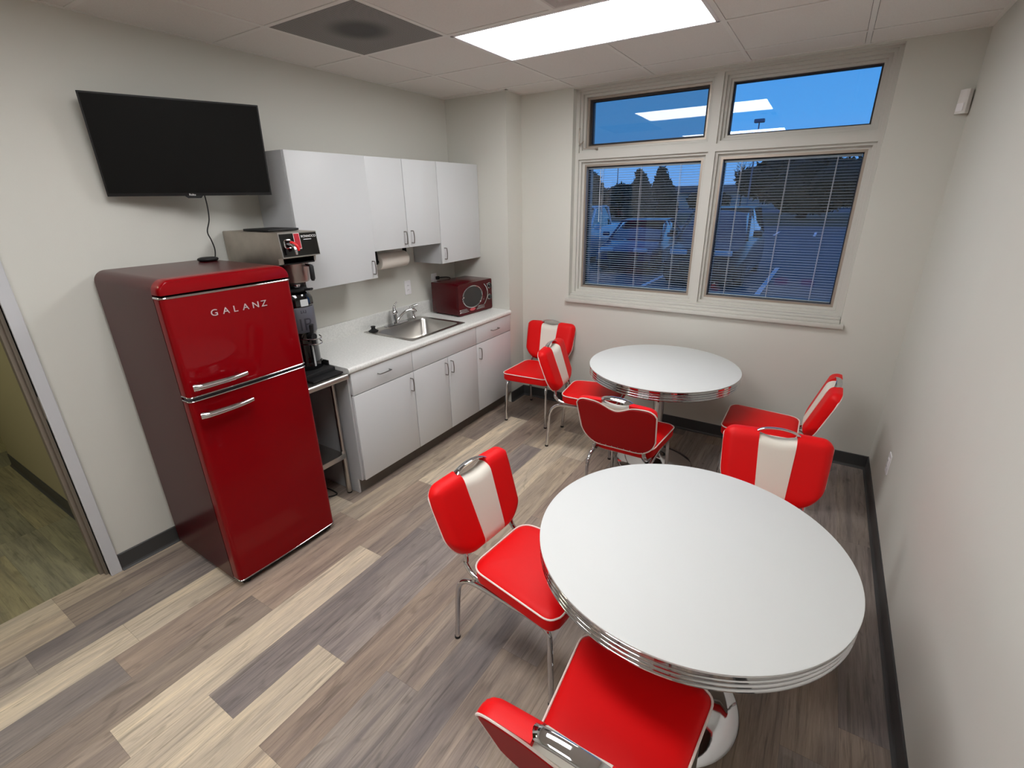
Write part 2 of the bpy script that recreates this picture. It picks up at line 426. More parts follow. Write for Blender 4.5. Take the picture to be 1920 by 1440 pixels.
bm = bmesh.new(); coved(bm, (PX, 0), (RX, 0), (0, -1)); coved(bm, (PX, PY), (PX, 0), (1, 0)); struct('baseboard_window', bm, M['base'])
bm = bmesh.new(); coved(bm, (RX, YB), (RX, 0), (-1, 0)); struct('baseboard_right', bm, M['base'])
bm = bmesh.new(); coved(bm, (0, YB), (RX, YB), (0, 1)); struct('baseboard_back', bm, M['base'])
bm = bmesh.new(); coved(bm, (-2.06, -3.17), (-WT-.03, -3.17), (0, -1)); coved(bm, (-4.6, YB), (-4.6, -1.92), (1, 0)); struct('baseboard_hall', bm, M['base'])

# steel door frame
dr = sroot('door_1', (0, -3.75, 0))
def frame_strips(xa, xb, w0, w1):
    bm = bmesh.new()
    box(bm, xa, DY1-w0, 0, xb, DY1+w1, DH+w1, .003); box(bm, xa, DY0-w1, 0, xb, DY0+w0, DH+w1, .003); box(bm, xa, DY0-w1, DH-w0, xb, DY1+w1, DH+w1, .003)
    return bm
bm = frame_strips(-.03, .012, 0, .05); part('door_frame', bm, M['steelframe'], dr, False)
bm = bmesh.new()
box(bm, -WT-.014, DY1-.012, 0, -.03, DY1+.02, DH); box(bm, -WT-.014, DY0-.02, 0, -.03, DY0+.012, DH); box(bm, -WT-.014, DY0, DH-.012, -.03, DY1, DH+.02)
box(bm, -.095, DY1-.028, 0, -.055, DY1, DH-.01, .002); box(bm, -.095, DY0, 0, -.055, DY0+.028, DH-.01, .002)
part('door_stop', bm, M['frameedge'], dr, False)
bm = B(-.0285, DY1-.0013, .92, -.002, DY1+.004, 1.03, .0004); part('strike_plate', bm, M['steel'], dr)

# ------------------------------------------------------------------ ceiling
cells_special = {}
bm = bmesh.new(); gb = bmesh.new()
xs = [GX0+T*k for k in range(-1, 6)]; xs = [0]+[x for x in xs if 0 < x < RX]+[RX]
ys = [0]+[GY0-T*k for k in range(0, 11) if GY0-T*k > YB]+[YB]
LIGHT1 = (GX0+T, GX0+3*T, GY0-2*T, GY0-T)
LIGHT2 = (GX0+T, GX0+3*T, GY0-5*T, GY0-4*T)
LIGHT3 = (GX0+T, GX0+3*T, GY0-8*T, GY0-7*T)
GR = (GX0, GX0+T, GY0-3*T, GY0-2*T)
DF = (GX0+2*T, GX0+3*T, GY0-3*T, GY0-2*T)
def inside(r, x, y): return r[0] < x < r[1] and r[2] < y < r[3]
for i in range(len(xs)-1):
    for j in range(len(ys)-1):
        xa, xb, ya, yb = xs[i], xs[i+1], ys[j+1], ys[j]; mx, my = (xa+xb)/2, (ya+yb)/2
        if any(inside(r, mx, my) for r in (LIGHT1, LIGHT2, LIGHT3, GR, DF)): continue
        g = .0138
        box(bm, xa+g, ya+g, H+.002, xb-g, yb-g, H+.016)
struct('ceiling', bm, M['ceiling'])
bm = bmesh.new()
for x in xs:
    for j in range(len(ys)-1):
        my = (ys[j]+ys[j+1])/2
        if any(r[0]+.01 < x < r[1]-.01 and r[2] < my < r[3] for r in (LIGHT1, LIGHT2, LIGHT3)): continue
        w = .024 if 0 < x < RX else .044
        box(bm, max(0, x-w/2), ys[j+1], H-.0005, min(RX, x+w/2), ys[j], H+.03)
for y in ys:
    w = .024 if YB < y < 0 else .044
    y0, y1 = max(YB, y-w/2), min(0, y+w/2)
    box(bm, 0, y0, H-.0008, RX, y1, H+.028)
# wall angle round the pier
box(bm, 0, PY-.022, H-.001, PX+.022, PY, H+.02); box(bm, PX, PY-.022, H-.001, PX+.022, 0, H+.02)
struct('trim_1', bm, M['grid'])
struct('ceiling_plenum', B(-.1, YB-.1, H+.1, RX+.1, .1, H+.14), M['void'])

def troffer(name, r, lens, label):
    t = thing(name, label, 'light', ((r[0]+r[1])/2, (r[2]+r[3])/2, H), group=None)
    bm = bmesh.new(); f = .018
    a, b, c, d = r[0]+.012, r[1]-.012, r[2]+.012, r[3]-.012
    box(bm, a, c, H-.004, b, c+f, H+.05, .002); box(bm, a, d-f, H-.004, b, d, H+.05, .002); box(bm, a, c, H-.004, a+f, d, H+.05, .002); box(bm, b-f, c, H-.004, b, d, H+.05, .002)
    part('light_frame', bm, M['plastic'], t)
    bm = bmesh.new(); box(bm, a+f, c+f, H+.001, b-f, d-f, H+.006); part('diffuser', bm, lens, t)
troffer('ceiling_light', LIGHT1, M['lens'], 'glowing rectangular ceiling light panel in front of the window')
troffer('ceiling_light', LIGHT2, M['lens2'], 'rectangular ceiling light panel mirrored low in the upper window glass')
troffer('ceiling_light', LIGHT3, M['lens2'], 'rectangular ceiling light panel furthest from the window, behind the camera')
# perforated return grille
t = thing('return_air_grille', 'dark grey perforated square air grille set in the ceiling grid', 'vent', ((GR[0]+GR[1])/2, (GR[2]+GR[3])/2, H))
g = .0125
part('perforated_panel', B(GR[0]+g, GR[2]+g, H-.001, GR[1]-g, GR[3]-g, H+.006), M['grille'], t)
cgx, cgy = (GR[0]+GR[1])/2, (GR[2]+GR[3])/2
# round shade of the duct behind, painted into the panel colour
def duct_shade():
    m = M['grille']; nt = m.node_tree; b = nt.nodes['Principled BSDF']; src = b.inputs['Base Color'].links[0].from_socket
    geo = nt.nodes.new('ShaderNodeTexCoord'); ds = nt.nodes.new('ShaderNodeVectorMath'); ds.operation = 'DISTANCE'
    ds.inputs[1].default_value = (.02, -.015, .003)
    mp = nt.nodes.new('ShaderNodeMapRange'); mp.inputs['From Min'].default_value = .07; mp.inputs['From Max'].default_value = .19; mp.inputs['To Min'].default_value = .22; mp.inputs['To Max'].default_value = 1
    mp.interpolation_type = 'SMOOTHSTEP'
    sc = nt.nodes.new('ShaderNodeVectorMath'); sc.operation = 'SCALE'
    nt.links.new(geo.outputs['Object'], ds.inputs[0]); nt.links.new(ds.outputs['Value'], mp.inputs['Value']); nt.links.new(src, sc.inputs[0]); nt.links.new(mp.outputs['Result'], sc.inputs['Scale'])
    nt.links.new(sc.outputs['Vector'], b.inputs['Base Color'])
duct_shade()
# supply diffuser: nested square cones
t = thing('air_diffuser', 'white square air diffuser at the top edge above the light panel', 'vent', ((DF[0]+DF[1])/2, (DF[2]+DF[3])/2, H))
bm = bmesh.new(); cx, cy = (DF[0]+DF[1])/2, (DF[2]+DF[3])/2
def sq(h, z): return [bm.verts.new((cx+sx*h, cy+sy*h, z)) for sx, sy in ((-1, -1), (1, -1), (1, 1), (-1, 1))]
def ringq(A, D):
    for k in range(4): bm.faces.new((A[k], A[(k+1) % 4], D[(k+1) % 4], D[k]))
for h0, h1 in ((.292, .25), (.235, .17), (.155, .10)):
    A = sq(h0, H-.001); D = sq(h0-.012, H-.001); E_ = sq(h1, H+.04); ringq(A, D); ringq(D, E_)
F = sq(.085, H+.005); bm.faces.new(F)
F = sq(.25, H+.06); bm.faces.new(F)
part('diffuser_cones', bm, M['diff'], t, False)

# ------------------------------------------------------------------ window
wr = sroot('window_1', (2.08, 0, 1.0))
FY = .06     # face of the frame
MX0, MX1 = 2.095, 2.142; TZ0, TZ1 = 2.117, 2.166
LX0, LX1 = 1.103, 3.062
BZ, TZ = 1.062, 2.592
bm = bmesh.new()
box(bm, OX0, FY, BZ, LX0, .26, TZ); box(bm, LX1, FY, BZ, OX1, .26, TZ)
box(bm, OX0, FY, TZ, OX1, .26, OZ1); box(bm, OX0, FY, OZ0, OX1, .26, BZ)
box(bm, MX0, FY, BZ, MX1, .26, TZ0); box(bm, MX0, FY, TZ1, MX1, .26, TZ); box(bm, LX0, FY, TZ0, LX1, .26, TZ1)
part('window_frame', bm, M['trim'], wr)
opens = {'UL': (LX0, MX0, TZ1, TZ), 'UR': (MX1, LX1, TZ1, TZ), 'LL': (LX0, MX0, BZ, TZ0), 'LR': (MX1, LX1, BZ, TZ0)}
GY = .172
gl_open = {}
for key, (a, b, c, d) in opens.items():
    bm = bmesh.new()
    def fr(i0, i1, ya, yb, bev=.0015):
        # four mitred lengths
        def P(x, y, z): return bm.verts.new((x, y, z))
        oc = [(a+i0, c+i0), (b-i0, c+i0), (b-i0, d-i0), (a+i0, d-i0)]; ic = [(a+i1, c+i1), (b-i1, c+i1), (b-i1, d-i1), (a+i1, d-i1)]
        bv = .0015; ib = [(a+i1-bv, c+i1-bv), (b-i1+bv, c+i1-bv), (b-i1+bv, d-i1+bv), (a+i1-bv, d-i1+bv)]
        rings = [[P(x, ya, z) for x, z in oc], [P(x, ya, z) for x, z in ib], [P(x, ya+bv, z) for x, z in ic], [P(x, yb, z) for x, z in ic], [P(x, yb, z) for x, z in oc]]
        for q in range(5):
            A_, D_2 = rings[q], rings[(q+1) % 5]
            for k in range(4): bm.faces.new((A_[k], A_[(k+1) % 4], D_2[(k+1) % 4], D_2[k]))
    fr(0, .018, FY+.02, .25); fr(.018, .036, FY+.048, .25)
    o = part('sash_moulding', bm, M['trim'], wr)
    bm = bmesh.new(); fr(.036, .052 if key != 'UL' else .052, FY+.07 if key[0] == 'U' else FY+.05, .25)
    part('sash', bm, M['alu'] if key[0] == 'L' or key == 'UL' else M['trim'], wr)
    bm = bmesh.new(); gi = .066 if key == 'UL' else (.06 if key == 'UR' else .056)
    fr(.052, gi, GY-.018, GY+.02, .0005)
    part('glazing_gasket', bm, M['gasket'], wr)
    gl_open[key] = (a+gi, b-gi, c+gi, d-gi)
    g0, g1, g2, g3 = gl_open[key]
    bm = bmesh.new()
    tl = .0035 if key[0] == 'U' else 0       # the upper lights lean very slightly
    vs = [bm.verts.new(p) for p in ((g0-.003, GY-tl*0, g2-.003), (g1+.003, GY, g2-.003), (g1+.003, GY+tl, g3+.003), (g0-.003, GY+tl, g3+.003))]
    bm.faces.new(vs); vs2 = [bm.verts.new(v.co+Vector((0, .004, 0))) for v in vs]; bm.faces.new(vs2[::-1])
    for k in range(4): bm.faces.new((vs[k], vs[(k+1) % 4], vs2[(k+1) % 4], vs2[k]))
    part('window_pane', bm, M['glassdark'] if key == 'UL' else M['glass'], wr, False)
# stool, sloping nosings and apron
bm = bmesh.new()
box(bm, 1.052, -.03, .982, 3.105, .07, 1.012, .003)
part('window_sill', bm, M['trim'], wr)
bm = bmesh.new(); box(bm, 1.078, -.012, 1.012, 3.082, .07, 1.034, .003); box(bm, 1.078, .018, 1.034, 3.082, .07, 1.05, .003)
part('sill_moulding', bm, M['trim'], wr)
# crank and stay on the upper left light
t = thing('window_crank', 'small metal crank handle and stay at the corner of the upper left window pane', 'window handle', (1.125, FY, 2.26))
bm = bmesh.new(); tube(bm, catmull([(1.112, FY-.004, 2.335), (1.112, FY-.018, 2.335), (1.114, FY-.022, 2.28), (1.116, FY-.02, 2.232), (1.128, FY-.006, 2.232), (1.138, FY+.01, 2.25)], 5), .0045, 8); part('crank_arm', bm, M['alu'], t)
bm = bmesh.new(); tube(bm, [(1.138, FY+.012, 2.24), (1.14, FY+.01, 2.196), (1.24, FY+.01, 2.19)], .0035, 8); tube(bm, [(1.24, FY+.01, 2.19), (1.262, FY+.005, 2.188)], .007, 8); part('stay_bar', bm, M['alu'], t)

# mini blinds in the two lower lights
def blind(key, label):
    a, b, c, d = gl_open[key]; a += .002; b -= .002
    t = thing('window_blind', label, 'blind', ((a+b)/2, .145, c))
    by = .148
    part('head_rail', B(a, by-.008, d-.016, b, by+.008, d-.001, .002), M['blind'], t)
    bm = bmesh.new(); pitch = .0178; z = d-.03; tl = math.radians(10)
    hw = .0066
    while z > c+.014:
        P = []
        for s in (-1, 0, 1):
            P.append((by+s*hw*math.cos(tl), z+s*hw*math.sin(tl)+(.0011 if s == 0 else 0)))
        top = [[bm.verts.new((x, p[0], p[1])) for p in P] for x in (a+.001, b-.001)]
        bot = [[bm.verts.new((x, p[0], p[1]-.0004)) for p in P] for x in (a+.001, b-.001)]
        for k in range(2):
            bm.faces.new((top[0][k], top[0][k+1], top[1][k+1], top[1][k])); bm.faces.new((bot[1][k], bot[1][k+1], bot[0][k+1], bot[0][k]))
        bm.faces.new((top[0][0], top[1][0], bot[1][0], bot[0][0])); bm.faces.new((top[0][2], bot[0][2], bot[1][2], top[1][2]))
        z -= pitch
    part('slats', bm, M['blind'], t, False)
    part('bottom_rail', B(a+.001, by-.007, c+.001, b-.001, by+.007, c+.011, .002), M['blind'], t)
    for fx in (.14, .5, .84):
        x = a+(b-a)*fx
        bm = bmesh.new(); tube(bm, [(x, by-.0085, d-.01), (x, by-.0085, c+.006)], .0014, 6); tube(bm, [(x+.004, by+.0085, d-.01), (x+.004, by+.0085, c+.006)], .001, 5)
        part('ladder_cord', bm, M['cordw'], t)
    if key == 'LL':
        bm = bmesh.new(); tube(bm, [(a+.11, by-.02, d-.02), (a+.11, by-.021, d-.42)], .003, 6); part('tilt_wand', bm, M['glassdark'] if False else M['cordw'], t)
    return t
blind('LL', 'open mini blind in the lower left window pane')
blind('LR', 'open mini blind in the lower right window pane')

# ------------------------------------------------------------------ base cabinets
FX = .612          # face of doors
def pull(x, y, z, vertical, parent, L=.092):
    """bent wire pull standing off a face at x"""
    bm = bmesh.new(); h = L/2; st = .026
    if vertical: pts = [(x-.004, y, z-h), (x+st*.85, y, z-h), (x+st, y, z-h+.008), (x+st+.003, y, z), (x+st, y, z+h-.008), (x+st*.85, y, z+h), (x-.004, y, z+h)]
    else: pts = [(x-.004, y-h, z), (x+st*.85, y-h, z), (x+st, y-h+.008, z), (x+st+.003, y, z), (x+st, y+h-.008, z), (x+st*.85, y+h, z), (x-.004, y+h, z)]
    tube(bm, catmull(pts, 4), .0038, 8)
    return part('handle', bm, M['wire'], parent)
def base_unit(name, y0, y1, label, drawer, doors, kind):
    t = thing(name, label, 'cabinet', (0.3, (y0+y1)/2, 0), group=None)
    bm = bmesh.new(); e = .0008
    box(bm, .004, y0+e, .109, FX-.02, y1-e, .127); box(bm, .004, y0+e, .004, .0075, y1-e, .862)
    for ya_, yb_ in ((y0+e, y0+.018), (y1-.018, y1-e)):
        prism(bm, [(.004, .004), (.538, .004), (.538, .109), (FX-.02, .109), (FX-.02, .862), (.004, .862)], lambda u, v: Vector((u, ya_, v)), lambda u, v: Vector((u, yb_, v)))
    box(bm, FX-.07, y0+e, .845, FX-.02, y1-e, .862); box(bm, FX-.03, y0+e, .70, FX-.02, y1-e, .73)
    bmk = part('cabinet_body', bm, M['lam_shaded'], t, False)
    part('toe_kick', B(.54, y0+e, .002, .548, y1-e, .109), M['kick'], t, False)
    # drawer front / false front
    g = .0022
    o = part('drawer_front' if drawer else 'sink_panel', B(FX-.018, y0+g, .7175, FX, y1-g, .862, .001), M['lam'], t)
    if drawer: pull(FX, (y0+y1)/2 if kind != 'a' else y0+.262, .80 if kind == 'a' else .787, False, o, .1)
    for (a, b, side) in doors:
        o = part('door', B(FX-.018, a+g, .114, FX, b-g, .7120, .001), M['lam'], t)
        yy = (b-.034) if side == 'r' else (a+.034)
        pull(FX, yy, .628, True, o)
    return t
YL, Y1, Y2, YR = -2.047, -1.516, -.763, -.2365
t = base_unit('base_cabinet', YL+.0, Y1, 'grey-white base cabinet with one drawer beside the steel stand', True, [(YL, Y1, 'r')], 'a')
# finished end panel with toe notch
bm = bmesh.new(); prism(bm, [(.004, .002), (.547, .002), (.547, .112), (FX-.02, .112), (FX-.02, .862), (.004, .862)], lambda u, v: Vector((u, YL-.012, v)), lambda u, v: Vector((u, YL+.0005, v)))
part('end_panel', bm, M['lam_shaded'], t, False)
base_unit('sink_base_cabinet', Y1, Y2, 'wide two-door grey-white base cabinet under the sink', False, [(Y1, -1.138, 'r'), (-1.138, Y2, 'l')], 'b')
base_unit('base_cabinet', Y2, YR, 'narrow grey-white base cabinet with drawer beside the corner pier', True, [(Y2, YR, 'l')], 'c')

# worktop with a cut-out for the sink
CZ0, CZ1, CX1 = .863, .902, .624
SX0, SX1, SY0, SY1 = .07, .53, -1.405, -.835     # bowl cut-out
t = thing('countertop', 'speckled light grey laminate countertop with backsplash and a sink cut in', 'countertop', (.3, -1.14, CZ0))
bm = bmesh.new(); ya, yb = YL-.014, YR+.0005
def nosed(bm, y0, y1, x0, x1):
    n = 6; prof = [(x0, CZ0), (x0, CZ1)]; r = .016
    for k in range(n+1):
        a = math.radians(90-90*k/n); prof.append((x1-r+r*math.cos(a), CZ1-r+r*math.sin(a)))
    for k in range(n+1):
        a = math.radians(-90*k/n); prof.append((x1-r+r*math.cos(a), CZ0+r+r*math.sin(a)))
    prism(bm, prof, lambda u, v: Vector((u, y0, v)), lambda u, v: Vector((u, y1, v)))
nosed(bm, ya, yb, SX1, CX1)
box(bm, .003, ya, CZ0, SX1, SY0, CZ1); box(bm, .003, SY1, CZ0, SX1, yb, CZ1); box(bm, .003, SY0, CZ0, SX0, SY1, CZ1)
part('worktop', bm, M['counter'], t)
part('backsplash', B(.002, ya, CZ1-.002, .021, yb, 1.012, .004), M['counter'], t)

# sink
t = thing('kitchen_sink', 'drop-in stainless steel sink bowl in the countertop', 'sink', (.3, -1.12, CZ1))
def loop(x0, y0, x1, y1, r, z, bm, n=5): return [bm.verts.new((p[0], p[1], z)) for p in rrect(x0, y0, x1, y1, r, n)]
bm = bmesh.new()
R_ = [(.043, -1.432, .549, -.812, .012, CZ1+.0005), (.043, -1.432, .549, -.812, .012, CZ1+.004), (.05, -1.425, .542, -.819, .012, CZ1+.0055),
      (.125, -1.392, .515, -.848, .05, CZ1+.004), (.13, -1.387, .51, -.853, .05, CZ1-.004), (.14, -1.378, .50, -.862, .055, CZ1-.12), (.165, -1.35, .475, -.89, .05, CZ1-.155), (.26, -1.18, .38, -1.06, .05, CZ1-.165)]
L_ = [loop(*r[:5], r[5], bm) for r in R_]
for i in range(len(L_)-1):
    for k in range(len(L_[0])): n = len(L_[0]); bm.faces.new((L_[i][k], L_[i][(k+1) % n], L_[i+1][(k+1) % n], L_[i+1][k]))
bm.faces.new(L_[-1])
part('sink_bowl', bm, M['steel'], t)
bm = bmesh.new(); lathe(bm, [(.0, .004), (.03, .004), (.042, .002), (.044, -.001)], (.32, -1.12, CZ1-.163), 24); part('drain', bm, M['chrome'], t)
# faucet
t = thing('faucet', 'chrome single-lever kitchen faucet with arched spout behind the sink', 'faucet', (.088, -1.135, CZ1))
fz = CZ1+.005
bm = bmesh.new(); prism(bm, rrect(.062, -1.25, .114, -1.0, .025), lambda u, v: Vector((u, v, fz)), lambda u, v: Vector((u, v, fz+.008))); part('deck_plate', bm, M['chrome'], t)
bm = bmesh.new(); lathe(bm, [(.024, .006), (.024, .03), (.022, .05), (.024, .075), (.026, .09), (.022, .108), (.012, .12), (.001, .124)], (.088, -1.135, fz), 28); part('faucet_body', bm, M['chrome'], t)
bm = bmesh.new(); tube(bm, catmull([(.088, -1.135, fz+.11), (.082, -1.128, fz+.135), (.086, -1.118, fz+.16), (.098, -1.105, fz+.178)], 5), [.014, .0135, .013, .0125, .012, .011, .010, .0095, .009, .008, .007, .0065, .006, .006, .006, .006][:16], 10); part('lever', bm, M['chrome'], t)
bm = bmesh.new(); tube(bm, catmull([(.095, -1.125, fz+.02), (.104, -1.095, fz+.055), (.12, -1.05, fz+.088), (.142, -1.0, fz+.1), (.156, -.975, fz+.092), (.161, -.968, fz+.078)], 6), .0105, 12); part('spout', bm, M['chrome'], t)
t = thing('sink_sprayer', 'chrome side sprayer standing at the right end of the faucet', 'sprayer', (.088, -.925, CZ1))
bm = bmesh.new(); lathe(bm, [(.02, .004), (.02, .012), (.013, .02), (.011, .045), (.012, .075), (.014, .09), (.014, .1)], (.088, -.925, fz), 20); part('sprayer_stem', bm, M['chrome'], t)
bm = bmesh.new(); tube(bm, [(.07, -.945, fz+.098), (.088, -.925, fz+.108), (.118, -.895, fz+.118)], [.008, .011, .012], 12); part('spray_head', bm, M['chrome'], t)
bm = bmesh.new(); lathe(bm, [(.001, .0), (.036, .0), (.038, .004), (.026, .012), (.017, .016), (.015, .03), (.019, .036), (.017, .04), (.001, .042)], (.098, -1.378, CZ1+.0055), 24)
solo('sink_stopper', bm, M['mblack'], 'black rubber sink stopper on the left corner of the sink rim', 'stopper')

# ------------------------------------------------------------------ wall cabinets
def wall_unit(y0, y1, z0, fx, label, doors):
    t = thing('wall_cabinet', label, 'cabinet', (.15, (y0+y1)/2, z0), group=None)
    e = .0006
    bm = bmesh.new(); box(bm, .003, y0+e, z0, fx-.019, y1-e, 2.107)
    part('cabinet_body', bm, M['lam_shaded'], t, False)
    for a, b, side, hz in doors:
        g = .002
        o = part('door', B(fx-.018, a+g, z0+.001, fx, b-g, 2.107, .001), M['lam'], t)
        yy = (b-.036) if side == 'r' else (a+.036)
        pull(fx, yy, hz, True, o, .085)
    return t
wall_unit(-2.039, -1.469, 1.338, .318, 'tall single-door white wall cabinet nearest the television', [(-2.039, -1.469, 'r', 1.412)])
wall_unit(-1.469, -.767, 1.513, .31, 'short two-door white wall cabinet above the paper towel roll', [(-1.469, -1.132, 'r', 1.583), (-1.132, -.767, 'l', 1.585)])
wall_unit(-.767, -.2365, 1.352, .31, 'single-door white wall cabinet above the microwave, against the pier', [(-.767, -.2365, 'l', 1.43)])

# paper towel
t = thing('paper_towel_roll', 'white paper towel roll hanging under the short wall cabinet', 'paper towel', (.14, -1.15, 1.42))
bm = bmesh.new(); lathe(bm, [(.02, -.14), (.056, -.14), (.058, -.137), (.058, .137), (.056, .14), (.02, .14), (.02, -.14)], (.14, -1.16, 1.418), 36, axis='y', cap=False); part('paper_roll', bm, M['paper'], t)
bm = bmesh.new(); tube(bm, [(.14, -1.16-.15, 1.418), (.14, -1.16+.15, 1.418)], .006, 8)
for s in (-1, 1):
    y = -1.16+s*.15
    prism(bm, rrect(.12, 1.40, .16, 1.512, .015), lambda u, v: Vector((u, y-.002, v)), lambda u, v: Vector((u, y+.002, v)))
part('towel_holder', bm, M['mblack'], t)

# outlets, switch
def plate(name, c, nrm, w, h, label, cat, kind='duplex'):
    t = thing(name, label, cat, c)
    n = Vector(nrm); u = Vector((0, 0, 1)).cross(n); c = Vector(c)
    def P(a, b, d): return c+u*a+Vector((0, 0, b))+n*d
    bm = bmesh.new(); o = rrect(-w/2, -h/2, w/2, h/2, .005, 3); prism(bm, o, lambda a, b: P(a, b, .0004), lambda a, b: P(a, b, .0055)); part('cover_plate', bm, M['plastic'], t)
    bm = bmesh.new(); prism(bm, rrect(-.0165, -.033, .0165, .033, .003, 3), lambda a, b: P(a, b, .005), lambda a, b: P(a, b, .008)); part('receptacle', bm, M['plastic'], t)
    if kind == 'duplex':
        for zc in (.017, -.019):
            bm = bmesh.new(); prism(bm, rrect(-.0135, zc-.013, .0135, zc+.013, .009, 4), lambda a, b: P(a, b, .0075), lambda a, b: P(a, b, .0086)); so = part('socket', bm, M['plastic'], t)
            bm = bmesh.new()
            for sx in (-.006, .006): prism(bm, [(sx-.0012, zc-.005), (sx+.0012, zc-.005), (sx+.0012, zc+.005), (sx-.0012, zc+.005)], lambda a, b: P(a, b, .0084), lambda a, b: P(a, b, .0089))
            part('slot', bm, M['gap'], so)
    return t
plate('wall_outlet', (0, -.873, 1.155), (1, 0, 0), .07, .115, 'white wall outlet between sink faucet and microwave', 'outlet')
plate('wall_outlet', (0, -.535, 1.17), (1, 0, 0), .07, .115, 'white wall outlet half hidden behind the microwave, with a black plug', 'outlet', 'plain')
plate('wall_outlet', (RX, -.69, .397), (-1, 0, 0), .075, .12, 'white wall outlet low on the right-hand wall', 'outlet')
bm = bmesh.new(); box(bm, .009, -.525, 1.172, .03, -.49, 1.2, .004); tube(bm, catmull([(.028, -.5, 1.187), (.05, -.47, 1.188), (.06, -.42, 1.183), (.045, -.36, 1.16), (.035, -.33, 1.08)], 6), .0045, 8)
solo('power_plug', bm, M['cordb'], 'black plug and cord in the outlet behind the microwave', 'plug')

# ------------------------------------------------------------------ microwave
t = thing('microwave', 'dark red retro microwave oven with oval window on the countertop', 'microwave', (.39, -.69, CZ1), (0, 0, -.077))
W, D_, HH = .445, .315, .272; z0 = .006
bm = bmesh.new(); box(bm, -D_, 0, z0+.006, -.022, W, HH, .006, 2); lpart('microwave_body', bm, M['mw'], t)
bm = bmesh.new(); prism(bm, rrect(0, z0, W, HH, .014, 4), lambda u, v: Vector((-.024, u, v)), lambda u, v: Vector((0, u, v)))
fp = lpart('front_panel', bm, M['mw'], t)
for (x, y) in ((-.28, .03), (-.28, W-.03), (-.05, .03), (-.05, W-.03)):
    bm = bmesh.new(); lathe(bm, [(.012, 0), (.012, .01)], (x, y, 0), 12); lpart('foot', bm, M['black'], t)
oc = (.178, .15); ra, rb = .128, .092
bm = bmesh.new(); ov = [(oc[0]+ra*math.cos(2*PI*k/48), oc[1]+rb*math.sin(2*PI*k/48)) for k in range(48)]
prism(bm, ov, lambda u, v: Vector((-.002, u, v)), lambda u, v: Vector((.003, u, v))); dw = lpart('oval_window', bm, M['mwglass'], t)
bm = bmesh.new(); tube(bm, [Vector((.003, u, v)) for u, v in ov], .0042, 8, closed=True); lpart('chrome_ring', bm, M['chrome'], t)
bm = bmesh.new(); lathe(bm, [(.001, .016), (.008, .014), (.01, .008), (.008, 0)], (.003, oc[0]-ra-.002, oc[1]+.012), 14, axis='x'); lathe(bm, [(.001, .01), (.005, .008), (.006, .004), (.005, 0)], (.003, oc[0]-ra-.004, oc[1]-.015), 12, axis='x'); lpart('hinge_knob', bm, M['chrome'], t)
bm = bmesh.new(); tube(bm, catmull([(.004, .335, .238), (.016, .352, .205), (.02, .36, .16), (.016, .352, .11), (.004, .33, .06)], 6), .0045, 8); lpart('door_handle', bm, M['chrome'], t)
for zc, rr in ((.215, .022), (.115, .02)):
    bm = bmesh.new(); lathe(bm, [(rr+.004, 0), (rr+.004, .006), (rr+.001, .008)], (0, .402, zc), 28, axis='x'); kr = lpart('knob_ring', bm, M['chrome'], t)
    bm = bmesh.new(); lathe(bm, [(rr, .002), (rr, .018), (rr-.004, .022), (.001, .022)], (0, .402, zc), 24, axis='x'); lpart('knob', bm, M['gblack'], t)
for k in range(3):
    z = .030+.0115*k
    bm = bmesh.new(); box(bm, -.001, .012, z, .0022, .122-.012*k, z+.0045, .0008, 1); lpart('chrome_stripe', bm, M['chrome'], t)
    bm = bmesh.new(); box(bm, -.001, .226+.012*k, z, .0022, .335, z+.0045, .0008, 1); lpart('chrome_stripe', bm, M['chrome'], t)
bm = bmesh.new(); prism(bm, [(.174+.036*math.cos(2*PI*k/24), .042+.013*math.sin(2*PI*k/24)) for k in range(24)], lambda u, v: Vector((-.001, u, v)), lambda u, v: Vector((.003, u, v))); lpart('badge', bm, M['badge'], t)

# ------------------------------------------------------------------ fridge
FRX, FRY, FYAW = .696, -2.957, -.016
t = thing('refrigerator', 'tall glossy red retro two-door refrigerator with chrome handles', 'refrigerator', (FRX, FRY, 0), (0, 0, FYAW))
FW, FD, SEAM = .571, .66, -.064
ZT, ZTOP, ZD0, ZD1 = 1.484, 1.555, 1.033, 1.05
def roundtop(x0, x1, zb, r, inset=0):
    """vertical section with rounded upper corners, extruded from x0 to x1"""
    o = [(inset, zb), (FW-inset, zb)]
    for k in range(9): a = math.radians(90*k/8); o.append((FW-inset-r+r*math.cos(a), ZTOP-r+r*math.sin(a)))
    for k in range(9): a = math.radians(90+90*k/8); o.append((inset+r+r*math.cos(a), ZTOP-r+r*math.sin(a)))
    return o
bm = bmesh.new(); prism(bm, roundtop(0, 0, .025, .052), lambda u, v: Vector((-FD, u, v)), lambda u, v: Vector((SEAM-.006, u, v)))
lpart('fridge_body', bm, M['fridgeside'], t)
